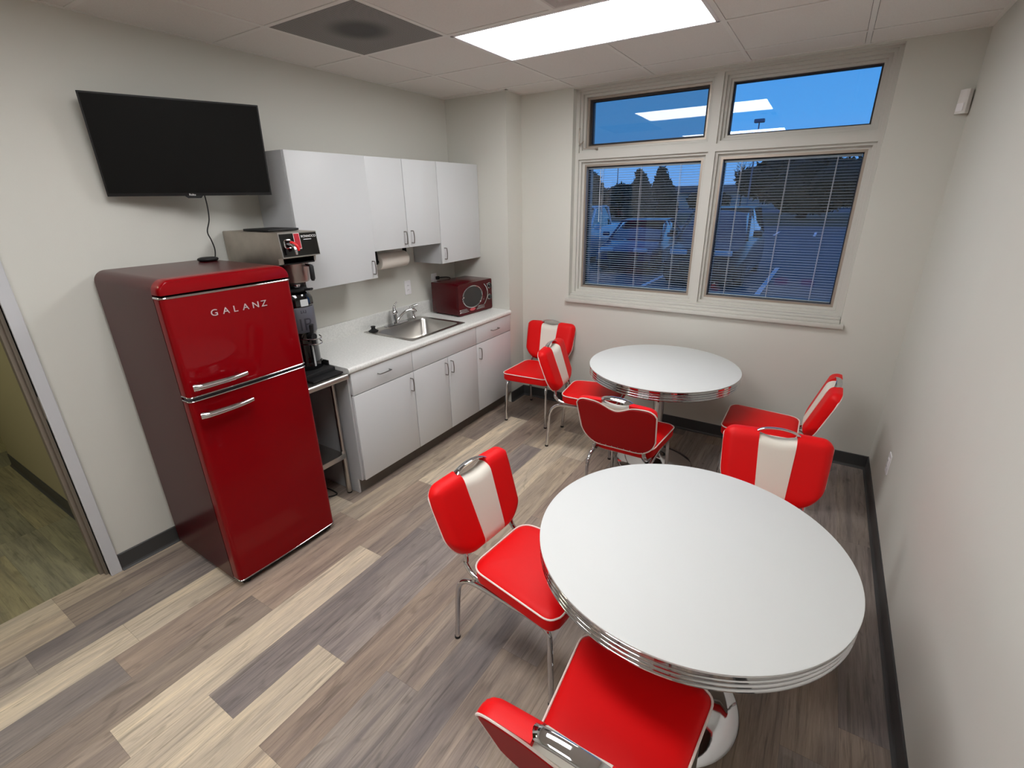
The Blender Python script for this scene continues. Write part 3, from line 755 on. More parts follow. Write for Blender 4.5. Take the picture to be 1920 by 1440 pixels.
# front cap: bulges over the doors, rounded front edge
bm = bmesh.new(); rings = []
sec = [o for o in roundtop(0, 0, ZT+.012, .052)]
cy_, cz_ = FW/2, ZT+.012
for x, sc in ((SEAM-.006, 1), (-.034, 1), (-.02, .992), (-.009, .972), (-.002, .945), (.0, .915)):
    ring = []
    for (u, v) in sec:
        uu = cy_+(u-cy_)*(1-(1-sc)*.30)
        vv = cz_+(v-cz_)*sc if v > cz_+.001 else v
        ring.append(bm.verts.new((x, uu, vv)))
    rings.append(ring)
for i in range(len(rings)-1):
    for k in range(len(sec)): n = len(sec); bm.faces.new((rings[i][k], rings[i][(k+1) % n], rings[i+1][(k+1) % n], rings[i+1][k]))
bm.faces.new(rings[0][::-1]); bm.faces.new(rings[-1])
lpart('top_cap', bm, M['fridge'], t)
def door(name, zb, zt):
    """slightly bowed door with rounded vertical edges"""
    bm = bmesh.new(); o = []
    r = .022
    pts = [(SEAM, 0), ]
    for k in range(7): a = math.radians(180-90*k/6) ; 
    out = [(SEAM, FW), (SEAM, 0)]
    for k in range(7):
        a = math.radians(-90+90*k/6); out.append((-r+r*math.cos(a), r+r*math.sin(a)))
    for k in range(1, 12):
        u = k/12; out.append((.006*math.sin(PI*u), r+(FW-2*r)*u))
    for k in range(7):
        a = math.radians(90*k/6); out.append((-r+r*math.cos(a), FW-r+r*math.sin(a)))
    prism(bm, out, lambda u, v: Vector((u, v, zb)), lambda u, v: Vector((u, v, zt)))
    return lpart(name, bm, M['fridge'], t), out
upper, outl = door('freezer_door', ZD1+.004, ZT-.004)
lower, _ = door('fridge_door', .042, ZD0-.004)
def chromestrip(z, parent, h=.0065, grow=.003):
    bm = bmesh.new(); o = []
    for (u, v) in outl:
        o.append((u+(grow if u > SEAM+.001 else 0), v+(-grow if v < .02 else (grow if v > FW-.02 else 0))))
    rr = []
    for dz, g_ in ((-.5, -.6), (-.5, .2), (-.3, .8), (0, 1.1), (.3, .8), (.5, .2), (.5, -.6)):
        rr.append([bm.verts.new((u+(grow*g_ if u > SEAM+.001 else 0), v+(-grow*g_ if v < .02 else (grow*g_ if v > FW-.02 else 0)), z+dz*h)) for u, v in outl])
    for i in range(len(rr)-1):
        for k in range(len(outl)): bm.faces.new((rr[i][k], rr[i][(k+1) % len(outl)], rr[i+1][(k+1) % len(outl)], rr[i+1][k]))
    bm.faces.new(rr[0][::-1]); bm.faces.new(rr[-1])
    return lpart('chrome_trim', bm, M['chrome'], parent)
chromestrip(ZT, upper, .0085); chromestrip(ZD1+.001, upper); chromestrip(ZD0-.001, lower); chromestrip(.041, lower, .007)
bm = bmesh.new(); box(bm, SEAM-.008, .012, .06, SEAM+.004, FW-.012, ZT); lpart('door_seal', bm, M['gblack'], t)
bm = bmesh.new(); box(bm, SEAM, .006, ZD0+.002, -.01, FW-.006, ZD1-.002); lpart('divider', bm, M['seal'], t)
bm = bmesh.new(); box(bm, -.6, .02, .008, -.02, FW-.02, .03); 
for (x, y) in ((-.58, .05), (-.58, FW-.05), (-.04, .05), (-.04, FW-.05)): lathe(bm, [(.018, 0), (.018, .012)], (x, y, 0), 12)
lpart('plinth', bm, M['mblack'], t)
def fhandle(zc, parent):
    y0, y1 = .018, .245
    bm = bmesh.new(); pts = [(.034, y0, zc), (.046, y0+.03, zc), (.052, (y0+y1)/2, zc), (.05, y1-.05, zc), (.042, y1, zc)]
    pp = catmull(pts, 6); n = len(pp)
    tube(bm, pp, [.0165-.006*(i/(n-1)) for i in range(n)], 14)
    h = lpart('door_handle', bm, M['chrome'], parent)
    for y, x1 in ((y0+.04, .045), (y1-.03, .043)):
        bm = bmesh.new(); tube(bm, [(-.002, y, zc), (x1, y, zc)], .008, 10); lpart('handle_post', bm, M['chrome'], h)
fhandle(1.104, upper); fhandle(.972, lower)
# the lettering on the freezer door
lt = bmesh.new(); word = 'GALANZ'; pos = [.168, .220, .266, .309, .354, .397]
for ch, p in zip(word, pos):
    b = text_bm(ch, .040, .0012); 
    for v in b.verts: v.co.x *= 1.12
    orient(b, (.0075, p, 1.382), (0, 1, 0), (0, 0, 1)); merge(lt, b)
lpart('lettering', lt, M['satin'], upper, False)

# puck and cord on the fridge
bm = bmesh.new(); lathe(bm, [(.001, .0), (.04, .0), (.048, .005), (.05, .01), (.047, .015), (.036, .019), (.001, .02)], (.15, -2.475, ZTOP+.0005), 32)
solo('streaming_puck', bm, M['mblack'], 'small round black puck on top of the red refrigerator', 'device')
bm = bmesh.new(); tube(bm, catmull([(.125, -2.405, 1.90), (.12, -2.400, 1.83), (.118, -2.406, 1.76), (.11, -2.425, 1.70), (.10, -2.41, 1.655), (.09, -2.398, 1.61), (.088, -2.402, 1.575), (.093, -2.412, 1.559), (.104, -2.43, 1.5585)], 7), .0032, 8)
solo('television_cable', bm, M['cordb'], 'thin black cord hanging from the television down to the refrigerator top', 'cord')

# ------------------------------------------------------------------ television on a swivel arm
TW, TH = .704, .423
t = thing('television', 'black flat-screen television angled on a wall mount above the refrigerator', 'television', (.208, -2.483, 2.086), (0, 0, 0))
t.rotation_euler = (Matrix.Rotation(-.373, 3, 'Z') @ Matrix.Rotation(.133, 3, 'Y')).to_euler()
XF[t] = Matrix.Translation(t.location) @ t.rotation_euler.to_matrix().to_4x4()
bm = bmesh.new(); box(bm, -.022, -TW/2, -TH/2, 0, TW/2, TH/2, .002); tvb = lpart('tv_housing', bm, M['mblack'], t)
bm = bmesh.new(); box(bm, -.0005, -TW/2+.007, -TH/2+.014, .0006, TW/2-.007, TH/2-.007); lpart('screen', bm, M['screen'], t)
bm = bmesh.new(); prism(bm, [(-.05, -TH/2+.001), (-.036, -TH/2-.011), (.02, -TH/2-.011), (.03, -TH/2+.001)], lambda u, v: Vector((-.018, u, v)), lambda u, v: Vector((.001, u, v))); lpart('sensor_chin', bm, M['mblack'], t)
b = text_bm('Roku', .0135, .0004); orient(b, (.0012, -.03, -TH/2+.0015), (0, 1, 0), (0, 0, 1)); lpart('logo', b, M['ink'], t, False)
t = thing('tv_wall_mount', 'black swivel bracket between the television and the wall', 'wall mount', (0, -2.44, 2.08))
bm = bmesh.new(); box(bm, .001, -2.5, 1.99, .02, -2.38, 2.17, .003); part('wall_plate', bm, M['mblack'], t)
bm = bmesh.new(); box(bm, .02, -2.455, 2.06, .17, -2.425, 2.10, .004); part('swivel_arm', bm, M['mblack'], t)

# ------------------------------------------------------------------ steel stand
TX1 = .62; TZt = .872; TY0, TY1 = -2.36, -2.068
t = thing('steel_work_table', 'narrow stainless steel stand with lower shelf between refrigerator and cabinets', 'work table', (.33, (TY0+TY1)/2, 0))
bm = bmesh.new(); box(bm, .02, TY0, TZt-.022, TX1-.018, TY1, TZt-.002, .003)
tt = part('table_top', bm, M['steel'], t)
bm = bmesh.new(); tube(bm, [(TX1-.012, TY0, TZt-.018), (TX1-.012, TY1, TZt-.018)], .017, 16, flat=(1.1, .9)); part('rolled_edge', bm, M['steel'], t)
part('lower_shelf', B(.055, TY0+.02, .27, .50, TY1-.02, .305, .003), M['steel'], t)
for (x, y) in ((.478, TY1-.018), (.478, TY0+.018), (.07, TY1-.018), (.07, TY0+.018)):
    bm = bmesh.new(); lathe(bm, [(.0145, .03), (.0145, TZt-.022)], (x, y, 0), 18); lathe(bm, [(.0175, .012), (.0175, .32)], (x, y, 0), 18)
    lg = part('leg', bm, M['steel'], t)
    bm = bmesh.new(); lathe(bm, [(.013, 0), (.016, .003), (.016, .014)], (x, y, 0), 14); part('foot', bm, M['mblack'], lg)
bm = bmesh.new(); tube(bm, catmull([(.36, -2.29, .006), (.41, -2.2, .006), (.43, -2.165, .006), (.415, -2.145, .006), (.33, -2.14, .006), (.2, -2.16, .006)], 6), .0045, 8)
solo('floor_cord', bm, M['cordb'], 'loop of black cord on the floor under the steel stand', 'cord')

# ------------------------------------------------------------------ coffee brewer
BY0, BY1 = -2.302, -2.072; BXF = .55
t = thing('coffee_brewer', 'stainless steel commercial coffee brewer with black control panel', 'coffee maker', (.3, -2.187, TZt))
z0 = TZt
bm = bmesh.new(); prism(bm, [(.02, 1.50), (.115, 1.515), (.2, 1.515), (.5, 1.53), (.5, 1.565), (BXF-.004, 1.566), (BXF-.016, 1.692), (.02, 1.694)], lambda u, v: Vector((u, BY0, v)), lambda u, v: Vector((u, BY1, v)))
bmesh.ops.bevel(bm, geom=bm.edges[:], offset=.003, segments=2, affect='EDGES')
part('brewer_head', bm, M['brushed'], t)
bm = bmesh.new(); box(bm, .022, BY0+.006, z0+.04, .125, BY1-.006, 1.51, .003); part('brewer_column', bm, M['brushed'], t)
bm = bmesh.new(); box(bm, .022, BY0+.004, z0+.001, .52, BY1-.004, z0+.035, .004); box(bm, .5, BY0+.02, z0+.001, .585, BY1+.0, z0+.012, .003); part('brewer_base', bm, M['mblack'], t)
for ga, gb_ in ((BY1-.012, BY1-.004), (BY0+.004, BY0+.012)): part('base_guard', B(.40, ga, z0+.006, .47, gb_, z0+.065, .002), M['mblack'], t)
# sloping front panel
fx = lambda v: BXF-.004-(v-1.566)*(.012/.126)
bm = bmesh.new(); prism(bm, [(BY0+.002, 1.567), (BY1-.002, 1.567), (BY1-.002, 1.690), (BY0+.002, 1.690)], lambda u, v: Vector((fx(v)-.002, u, v)), lambda u, v: Vector((fx(v)+.002, u, v))); part('panel_trim', bm, M['chrome'], t)
bm = bmesh.new(); prism(bm, [(BY0+.007, 1.571), (BY1-.005, 1.571), (BY1-.005, 1.685), (BY0+.007, 1.685)], lambda u, v: Vector((fx(v)+.001, u, v)), lambda u, v: Vector((fx(v)+.0032, u, v))); pan = part('control_panel', bm, M['gblack'], t)
yl = BY0+.088
bm = bmesh.new(); prism(bm, [(yl-.002, 1.606), (yl+.034, 1.606), (yl+.034, 1.686), (yl-.002, 1.686)], lambda u, v: Vector((fx(v)+.002, u, v)), lambda u, v: Vector((fx(v)+.0038, u, v))); lb = part('label_border', bm, M['ink'], pan)
bm = bmesh.new(); prism(bm, [(yl, 1.609), (yl+.032, 1.609), (yl+.032, 1.684), (yl, 1.684)], lambda u, v: Vector((fx(v)+.003, u, v)), lambda u, v: Vector((fx(v)+.0042, u, v))); part('red_label', bm, M['redlabel'], pan)
b = text_bm('RONNOCO', .0172, .0003, 1.0); orient(b, (fx(1.665)+.0036, BY0+.130, 1.662), (0, 1, 0), (-.09, 0, 1)); part('lettering', b, M['ink'], pan, False)
bm = B(fx(1.652)+.003, BY0+.142, 1.651, fx(1.652)+.0038, BY0+.19, 1.6535); part('underline', bm, M['ink'], pan, False)
# hot-water faucet in its recess
bm = bmesh.new(); o_ = rrect(BY0+.026, 1.615, BY0+.066, 1.655, .008, 4)
tube(bm, [Vector((fx(v)+.003, u, v)) for u, v in o_], .0035, 8, closed=True); part('faucet_bezel', bm, M['chrome'], t)
bm = bmesh.new(); tube(bm, catmull([(BXF-.01, BY0+.046, 1.633), (BXF+.028, BY0+.048, 1.63), (BXF+.045, BY0+.05, 1.608), (BXF+.045, BY0+.05, 1.585)], 5), .008, 12); part('water_spout', bm, M['chrome'], t)
bm = bmesh.new(); tube(bm, catmull([(BXF+.006, BY0+.052, 1.643), (BXF+.018, BY0+.060, 1.641), (BXF+.03, BY0+.070, 1.625), (BXF+.032, BY0+.076, 1.602)], 5), [.006, .0065, .0065, .007, .007, .0075, .0075, .008, .008, .008, .008, .008, .008, .008, .0075, .007], 12, flat=(1, 1.15)); part('faucet_lever', bm, M['redplastic'], t)
bm = bmesh.new(); box(bm, .18, BY0+.03, 1.695, .42, BY1-.02, 1.706, .003); part('top_lid', bm, M['mblack'], t)
# brew funnel
fxc, fyc = .40, -2.157
bm = bmesh.new(); box(bm, .27, BY0+.03, 1.525, .5, BY1-.01, 1.56, .002); part('funnel_rail', bm, M['mblack'], t)
t2 = thing('brew_basket', 'round stainless brew basket with black handle slid under the brewer head', 'brew basket', (fxc, fyc, 1.42))
bm = bmesh.new(); lathe(bm, [(.001, 1.40), (.03, 1.405), (.074, 1.42), (.079, 1.43), (.086, 1.515), (.089, 1.524), (.084, 1.524), (.001, 1.52)], (fxc, fyc, 0), 40); part('basket_cup', bm, M['steel'], t2)
bm = bmesh.new(); tube(bm, [(fxc+.085, fyc+.02, 1.512), (fxc+.118, fyc+.03, 1.51)], .009, 10); lathe(bm, [(.02, 1.385), (.022, 1.405)], (fxc, fyc, 0), 16); part('handle_bracket', bm, M['chrome'], t2)
bm = bmesh.new(); tube(bm, [(fxc+.118, fyc+.032, 1.515), (fxc+.12, fyc+.032, 1.505), (fxc+.118, fyc+.032, 1.44), (fxc+.116, fyc+.032, 1.428)], [.008, .0125, .013, .008], 12, flat=(1, 1)); part('handle', bm, M['mblack'], t2)
# insulated server
sx_, sy_ = .38, -2.165
t3 = thing('coffee_server', 'tall black insulated coffee server with grey label standing in the brewer', 'coffee server', (sx_, sy_, z0+.04))
bm = bmesh.new(); lathe(bm, [(.001, z0+.036), (.09, z0+.036), (.093, z0+.042), (.093, z0+.07), (.084, z0+.08), (.084, 1.12), (.09, 1.13), (.09, 1.285), (.094, 1.29), (.092, 1.325), (.078, 1.352), (.05, 1.362), (.001, 1.362)], (sx_, sy_, 0), 48); part('server_body', bm, M['gblack'], t3)
bm = bmesh.new(); lathe(bm, [(.0905, 1.135), (.0912, 1.136), (.0912, 1.28), (.0905, 1.281)], (sx_, sy_, 0), 48, cap=False); lab = part('grey_wrap', bm, M['greylabel'], t3)
bm = bmesh.new(); lathe(bm, [(.05, 1.36), (.075, 1.366), (.079, 1.374), (.07, 1.381), (.001, 1.383)], (sx_-.005, sy_, 0), 36); tube(bm, [(sx_+.05, sy_+.03, 1.372), (sx_+.095, sy_+.05, 1.376)], .012, 10, flat=(.6, 1.5)); part('server_lid', bm, M['mblack'], t3)
def on_cyl(b, ang0, zc, r):
    for v in b.verts:
        a = ang0+v.co.x/r; rr = r+v.co.z
        v.co = Vector((sx_+rr*math.cos(a), sy_+rr*math.sin(a), zc+v.co.y))
    return b
b = text_bm('IP', .10, .0004); bmesh.ops.translate(b, verts=b.verts, vec=(-.03, 0, 0)); on_cyl(b, math.radians(-18), 1.15, .0914); part('monogram', b, M['darkletter'], lab, False)
b = text_bm('E', .045, .0004); bmesh.ops.rotate(b, verts=b.verts, cent=(0, 0, 0), matrix=Matrix.Rotation(PI/2, 3, 'Z')); on_cyl(b, math.radians(-4), 1.245, .0914); part('letter', b, M['darkletter'], lab, False)
bm = bmesh.new(); prism(bm, rrect(-.022, -.02, .022, .018, .003, 3), lambda u, v: Vector((u, v, .0)), lambda u, v: Vector((u, v, .003))); on_cyl(bm, math.radians(-6), 1.308, .0938)
part('sight_window_glare', bm, M['sight'], t3)  # pale fill paints in the white reflection on the sight window
ax = math.radians(-4); dx, dy = math.cos(ax), math.sin(ax)
def AP(r, z, side=0): return (sx_+dx*r-dy*side, sy_+dy*r+dx*side, z)
bm = bmesh.new(); tube(bm, [AP(.075, 1.115), AP(.13, 1.115)], .018, 14); tube(bm, [AP(.118, 1.13), AP(.118, 1.06)], .013, 12); part('server_faucet', bm, M['mblack'], t3)
bm = bmesh.new(); tube(bm, [AP(.115, 1.13), AP(.118, 1.175), AP(.122, 1.185)], [.009, .012, .011], 10, flat=(.7, 1.2)); part('faucet_lever', bm, M['mblack'], t3)
bm = bmesh.new()
for zz in (1.105, 1.075): tube(bm, catmull([AP(.085, zz, -.06), AP(.12, zz, -.045), AP(.155, zz, -.01), AP(.158, zz, .02), AP(.13, zz, .045), AP(.085, zz, .06)], 6), .0035, 8)
part('faucet_guard', bm, M['chrome'], t3)
bm = bmesh.new(); tube(bm, [AP(.094, 1.06), AP(.094, .93)], .0055, 8); part('gauge_tube', bm, M['sight'], t3)

# ------------------------------------------------------------------ tables
def make_table(c, label):
    t = thing('round_table', label, 'table', (c[0], c[1], 0), group=None)
    R0 = .496; zt = .75
    bm = bmesh.new(); lathe(bm, [(.001, zt-.0), (R0-.003, zt-.0), (R0, zt-.0015), (R0, zt-.006), (R0-.004, zt-.008), (.001, zt-.008)], (0, 0, 0), 128); lpart('tabletop', bm, M['table'], t)
    prof = [(R0-.03, zt-.008), (R0-.003, zt-.008), (R0-.0015, zt-.0095), (R0-.0015, zt-.0185)]
    z = zt-.0185
    for k in range(3):       # three half-round ribs with dark grooves between
        prof += [(R0-.0095, z-.0012), (R0-.0095, z-.0036)]; z -= .004
        for j in range(6):
            a = PI*j/5; prof.append((R0-.0085+.0075*math.sin(a), z-.006+.006*math.cos(a)))
        z -= .0125
    prof += [(R0-.012, z-.003), (R0-.03, z-.003)]
    bm = bmesh.new(); lathe(bm, prof, (0, 0, 0), 128, cap=False); lpart('chrome_band', bm, M['chrome'], t)
    bm = bmesh.new(); lathe(bm, [(.001, zt-.0085), (R0-.02, zt-.0085), (R0-.02, zt-.045), (.001, zt-.045)], (0, 0, 0), 64)
    box(bm, -.2, -.03, zt-.065, .2, .03, zt-.044, .004); box(bm, -.03, -.2, zt-.065, .03, .2, zt-.044, .004); lpart('underside', bm, M['tableunder'], t)
    bm = bmesh.new(); lathe(bm, [(.001, zt-.064), (.075, zt-.066), (.075, zt-.070), (.0375, zt-.074), (.0375, .06), (.04, .058)], (0, 0, 0), 40); lpart('pedestal', bm, M['chrome'], t)
    bm = bmesh.new(); lathe(bm, [(.265, 0), (.268, .004), (.262, .010), (.2, .018), (.12, .028), (.07, .042), (.05, .06), (.042, .075), (.038, .078)], (0, 0, 0), 72); lpart('table_base', bm, M['chrome'], t)
    return t
make_table((2.108, -.64), 'round white diner table with ribbed chrome edge standing by the window wall')
make_table((2.685, -2.395), 'round white diner table with ribbed chrome edge nearest the camera')

# ------------------------------------------------------------------ chairs
def pad_surface(cols, top, bot, T, r, nv, zback=0.0, ripple=0):
    """cushion built as columns x -> [bot(x), top(x)], domed towards +y; flat-ish back"""
    bm = bmesh.new(); F = []; Bk = []
    xm0, xm1 = cols[0], cols[-1]
    for x in cols:
        a, b = bot(x), top(x); cf = []; cb = []
        for j in range(nv+1):
            s = .5-.5*math.cos(PI*j/nv); z = a+(b-a)*s
            d = min(z-a, b-z, (HB-abs(x)))
            d = max(0, d); k = min(d/r, 1)
            dep = T*math.sqrt(max(0, 1-(1-k)**2))*(1+.12*(1-(x/HB)**2))
            cf.append(bm.verts.new((x, dep, z))); cb.append(bm.verts.new((x, -zback*min(1, d/.006), z)))
        F.append(cf); Bk.append(cb)
    for i in range(len(cols)-1):
        for j in range(nv):
            for G, flip in ((F, 0), (Bk, 1)):
                q = (G[i][j], G[i+1][j], G[i+1][j+1], G[i][j+1]); bm.faces.new(q[::-1] if flip else q)
    return bm, F, Bk
HB = .232
BHt = .348     # height of the pad along its slope
def topf(x):
    ax = abs(x); s = max(0, (ax-.178)/.054); s = min(s, 1)
    base = BHt-.05*(1-math.sqrt(max(0, 1-s*s)))
    base += .006*math.cos(ax/HB*PI/2)
    return base
def botf(x):
    ax = abs(x); s = min(1, max(0, (ax-.112)/.120)); return .14*(1-math.sqrt(max(0, 1-s*s)))
def make_chair():
    t = thing('diner_chair', 'placeholder', 'chair')
    # ---- seat cushion
    wf, wb, yf, yb = .214, .178, .245, -.175
    def outline(off, n=7):
        """rounded trapezoid"""
        P = [(wf-off, yf-off), (-wf+off, yf-off), (-wb+off, yb+off), (wb-off, yb+off)]
        R_ = [.05, .05, .075, .075]; out = []
        for i in range(4):
            p = Vector(P[i]); a = Vector(P[i-1]); b = Vector(P[(i+1) % 4]); r = max(.006, R_[i]-off)
            d1 = (a-p).normalized(); d2 = (b-p).normalized(); ang = d1.angle(d2); k = r/math.tan(ang/2)
            s, e = p+d1*k, p+d2*k
            for j in range(n+1):
                u = j/n; q = (s*(1-u)**2+p*2*u*(1-u)+e*u*u); out.append((q.x, q.y))
        # slight outward bow on the front
        return [(x, y+(.012*math.cos(x/wf*PI/2) if y > yf-off-.004 else 0)) for x, y in out]
    bm = bmesh.new(); lay = [(.012, .385), (.002, .392), (0, .40), (0, .438), (.002, .446), (.008, .452), (.022, .4585), (.045, .463), (.08, .466), (.13, .468)]
    rings = [[bm.verts.new((x, y, z)) for x, y in outline(o)] for o, z in lay]
    for i in range(len(rings)-1):
        n = len(rings[0])
        for k in range(n): bm.faces.new((rings[i][k], rings[i][(k+1) % n], rings[i+1][(k+1) % n], rings[i+1][k]))
    bm.faces.new(rings[0][::-1]); bm.faces.new(rings[-1])
    seat = lpart('seat', bm, M['red'], t)
    bm = bmesh.new(); tube(bm, [(x, y, .4475) for x, y in outline(-.0015)], .0036, 8, closed=True); lpart('seat_piping', bm, M['pipe'], seat)
    # ---- backrest, leaning back
    piv = Vector((0, -.232, .450)); tilt = math.atan2(.112, .329)
    RM = Matrix.Translation(piv) @ Matrix.Rotation(tilt, 4, 'X')
    sw_t, sw_b = .077, .066
    def swid(x): return x
    T_, r_ = .05, .045
    def side_cols(s):
        n = 16; return [s*(.072+(HB-.072)*math.sin(PI/2*k/n)) for k in range(n+1)]
    bm = bmesh.new()
    for s in (1, -1):
        cols = side_cols(s)
        if s < 0: cols = cols[::-1]
        b2, F_, K_ = pad_surface(cols, topf, botf, T_, r_, 22)
        # close the inner wall next to the stripe
        ii = 0 if s > 0 else -1
        for j in range(22):
            q = (F_[ii][j], F_[ii][j+1], K_[ii][j+1], K_[ii][j])
            try: b2.faces.new(q)
            except ValueError: pass
        bmesh.ops.remove_doubles(b2, verts=b2.verts, dist=.0004)
        merge(bm, b2)
    # shear so that the stripe narrows downwards
    def taper(b):
        for v in b.verts: v.co.x *= .93+.07*min(1, max(0, v.co.z/(BHt*.75)))
    def shear(b):
        for v in b.verts:
            k = v.co.z/BHt; ax = abs(v.co.x); w = .066+(.08-.066)*k
            if ax > .0719: ax = w+(ax-.072)*(HB-w)/(HB-.072)
            else: ax = ax*w/.072
            v.co.x = math.copysign(ax, v.co.x)
            v.co.y += -.014*math.sin(PI*min(1, max(0, k)))*(0) 
    shear(bm); taper(bm); bm.transform(RM)
    back = lpart('backrest', bm, M['red'], t)
    def top_c(x): return BHt-.014-.014*math.cos(x/.072*PI/2)
    n = 10; cols = [-.072+.144*k/n for k in range(n+1)]
    b2, F_, K_ = pad_surface(cols, top_c, botf, T_+.003, r_, 22)
    for ii in (0, -1):
        for j in range(22):
            try: b2.faces.new((F_[ii][j], F_[ii][j+1], K_[ii][j+1], K_[ii][j]))
            except ValueError: pass
    bmesh.ops.remove_doubles(b2, verts=b2.verts, dist=.0004)
    shear(b2); taper(b2); b2.transform(RM); lpart('backrest_stripe', b2, M['white'], t)
    # rear panel, dipped at the middle, with piping
    def rear_outline(off):
        P = []
        N = 40
        for k in range(N+1):
            x = -HB+off+2*(HB-off)*k/N
            dip = .052*math.exp(-(x/.078)**2)
            P.append((x, min(topf(x), topf(x))-off-dip-.004))
        for k in range(N+1):
            x = HB-off-2*(HB-off)*k/N
            P.append((x, botf(x)+off))
        return P
    bm = bmesh.new(); oo = rear_outline(.006)
    ctr = [(x*.97, .17+(z-.17)*.97) for x, z in oo]
    a = [bm.verts.new((x, -.0005, z)) for x, z in oo]; b_ = [bm.verts.new((x, -.007, z)) for x, z in ctr]; n = len(a)
    for k in range(n): bm.faces.new((a[k], a[(k+1) % n], b_[(k+1) % n], b_[k]))
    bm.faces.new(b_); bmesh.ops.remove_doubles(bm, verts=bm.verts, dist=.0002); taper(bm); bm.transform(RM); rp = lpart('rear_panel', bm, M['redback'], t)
    bm = bmesh.new(); tube(bm, [(x, -.001, z) for x, z in rear_outline(.0015)], .0042, 7, closed=True); taper(bm); bm.transform(RM); lpart('back_piping', bm, M['pipe'], rp)
    bm = bmesh.new()
    for k in range(7): lathe(bm, [(.0028, 0), (.0018, -.002)], (-.11+.22*k/6, -.0075, .016), 8, axis='y')
    bm.transform(RM); lpart('upholstery_tacks', bm, M['chrome'], rp)
    # handle: flat chrome band arching over the gap
    bm = bmesh.new(); pts = []
    for k in range(17):
        u = -1+2*k/16; pts.append((u*.088, .024, BHt-.014+.029*math.sqrt(max(0, 1-(u*.97)**2))))
    tube(bm, pts, 1, 16, flat=(.018, .006), up=(0, 1, 0)); bm.transform(RM); lpart('grab_handle', bm, M['chrome'], t)
    # ---- chrome tube frame
    tr = .0115
    for s in (-1, 1):
        bm = bmesh.new()
        pts = [(s*.184, -.278, .004), (s*.184, -.268, .12), (s*.184, -.256, .25), (s*.183, -.243, .318), (s*.181, -.21, .356), (s*.179, -.165, .370), (s*.178, -.10, .372), (s*.178, -.02, .372)]
        tube(bm, catmull(pts, 6), tr, 12); rl = lpart('leg', bm, M['chrome'], t)
        bm = bmesh.new(); lathe(bm, [(tr+.0015, 0), (tr+.002, .002), (tr+.0015, .012)], (s*.184, -.278, 0), 12); lpart('foot_cap', bm, M['mblack'], rl)
        bm = bmesh.new()
        pts = [(s*.189, .228, .004), (s*.187, .222, .15), (s*.184, .214, .30), (s*.181, .205, .345), (s*.179, .18, .367), (s*.178, .13, .372), (s*.178, .06, .372), (s*.178, -.02, .372)]
        tube(bm, catmull(pts, 6), tr, 12); fl = lpart('leg', bm, M['chrome'], t)
        bm = bmesh.new(); lathe(bm, [(tr+.0015, 0), (tr+.002, .002), (tr+.0015, .012)], (s*.189, .228, 0), 12); lpart('foot_cap', bm, M['mblack'], fl)
    for s in (-1, 1):
        bm = bmesh.new()
        up0 = RM @ Vector((s*.150, .006, -.004)); up1 = RM @ Vector((s*.148, .016, .09))
        pts = [(s*.165, .02, .379), (s*.165, -.08, .379), (s*.163, -.15, .384), (s*.16, -.195, .398), (s*.157, -.222, .425), tuple(up0), tuple(up1)]
        tube(bm, catmull(pts, 6), .0125, 12, flat=(1, .8))
        lpart('back_upright', bm, M['chrome'], t)
    bm = bmesh.new()
    pts = [(-.17, .19, .379), (0, .205, .379), (.17, .19, .379)]; tube(bm, pts, .009, 8)
    pts = [(-.165, -.12, .379), (.165, -.12, .379)]; tube(bm, pts, .009, 8)
    bm2 = bmesh.new(); o2 = outline(.016); prism(bm2, o2, lambda u, v: Vector((u, v, .381)), lambda u, v: Vector((u, v, .389))); merge(bm, bm2)
    lpart('seat_frame', bm, M['steel'], t)
    return t
def dup(root, loc, rz, label):
    r = root.copy(); C.objects.link(r); r.location = loc; r.rotation_euler = (0, 0, rz); r['label'] = label
    for ch in list(root.children):
        c = ch.copy(); C.objects.link(c); c.parent = r
        for g in list(ch.children):
            d = g.copy(); C.objects.link(d); d.parent = c
    return r
chair = make_chair()
spots = [
    (.955, -.361, 184.5, 'red and white diner chair in the far corner with its back to the window wall'),
    (1.572, -.626, -82.9, 'red and white diner chair pushed in at the cabinet side of the far table'),
    (2.085, -1.155, .4, 'red diner chair between the two tables, seen from behind with its plain red rear panel'),
    (2.794, -.567, 90, 'red and white diner chair right of the far table, near the right-hand wall'),
    (2.915, -1.766, 186.8, 'red and white diner chair facing the camera behind the near table'),
    (2.114, -2.457, -95.6, 'red and white diner chair on the open floor side of the near table'),
    (2.653, -2.907, -.3, 'red diner chair nearest the camera, its backrest cut off by the bottom edge'),
]
for i, (x, y, a, lab) in enumerate(spots):
    if i == 0:
        chair.location = (x, y, 0); chair.rotation_euler = (0, 0, math.radians(a)); chair['label'] = lab; c = chair
    else: c = dup(chair, (x, y, 0), math.radians(a), lab)
    c['group'] = 'red and white diner chairs'

# ------------------------------------------------------------------ motion sensor in the corner
t = thing('motion_sensor', 'small white motion sensor high in the corner right of the window', 'sensor', (3.40, -.028, 2.22), (0, 0, math.radians(-45)))
bm = bmesh.new()
prof = [(-.027, -.012), (.027, -.012), (.027, .008)]
for k in range(7): a = math.radians(20+140*k/6); prof.append((.027*math.cos(a)/math.cos(math.radians(20)), .008+.014*math.sin(a)))
prof.append((-.027, .008))
prism(bm, prof, lambda u, v: Vector((u, -v, .0)), lambda u, v: Vector((u*.92, -v*.9, .115)))
lpart('sensor_case', bm, M['pirwhite'], t)
bm = bmesh.new(); prism(bm, rrect(-.017, .012, .017, .05, .004, 3), lambda u, v: Vector((u, -.018, v)), lambda u, v: Vector((u, -.0235, v))); lpart('sensor_lens', bm, M['plastic'], t)

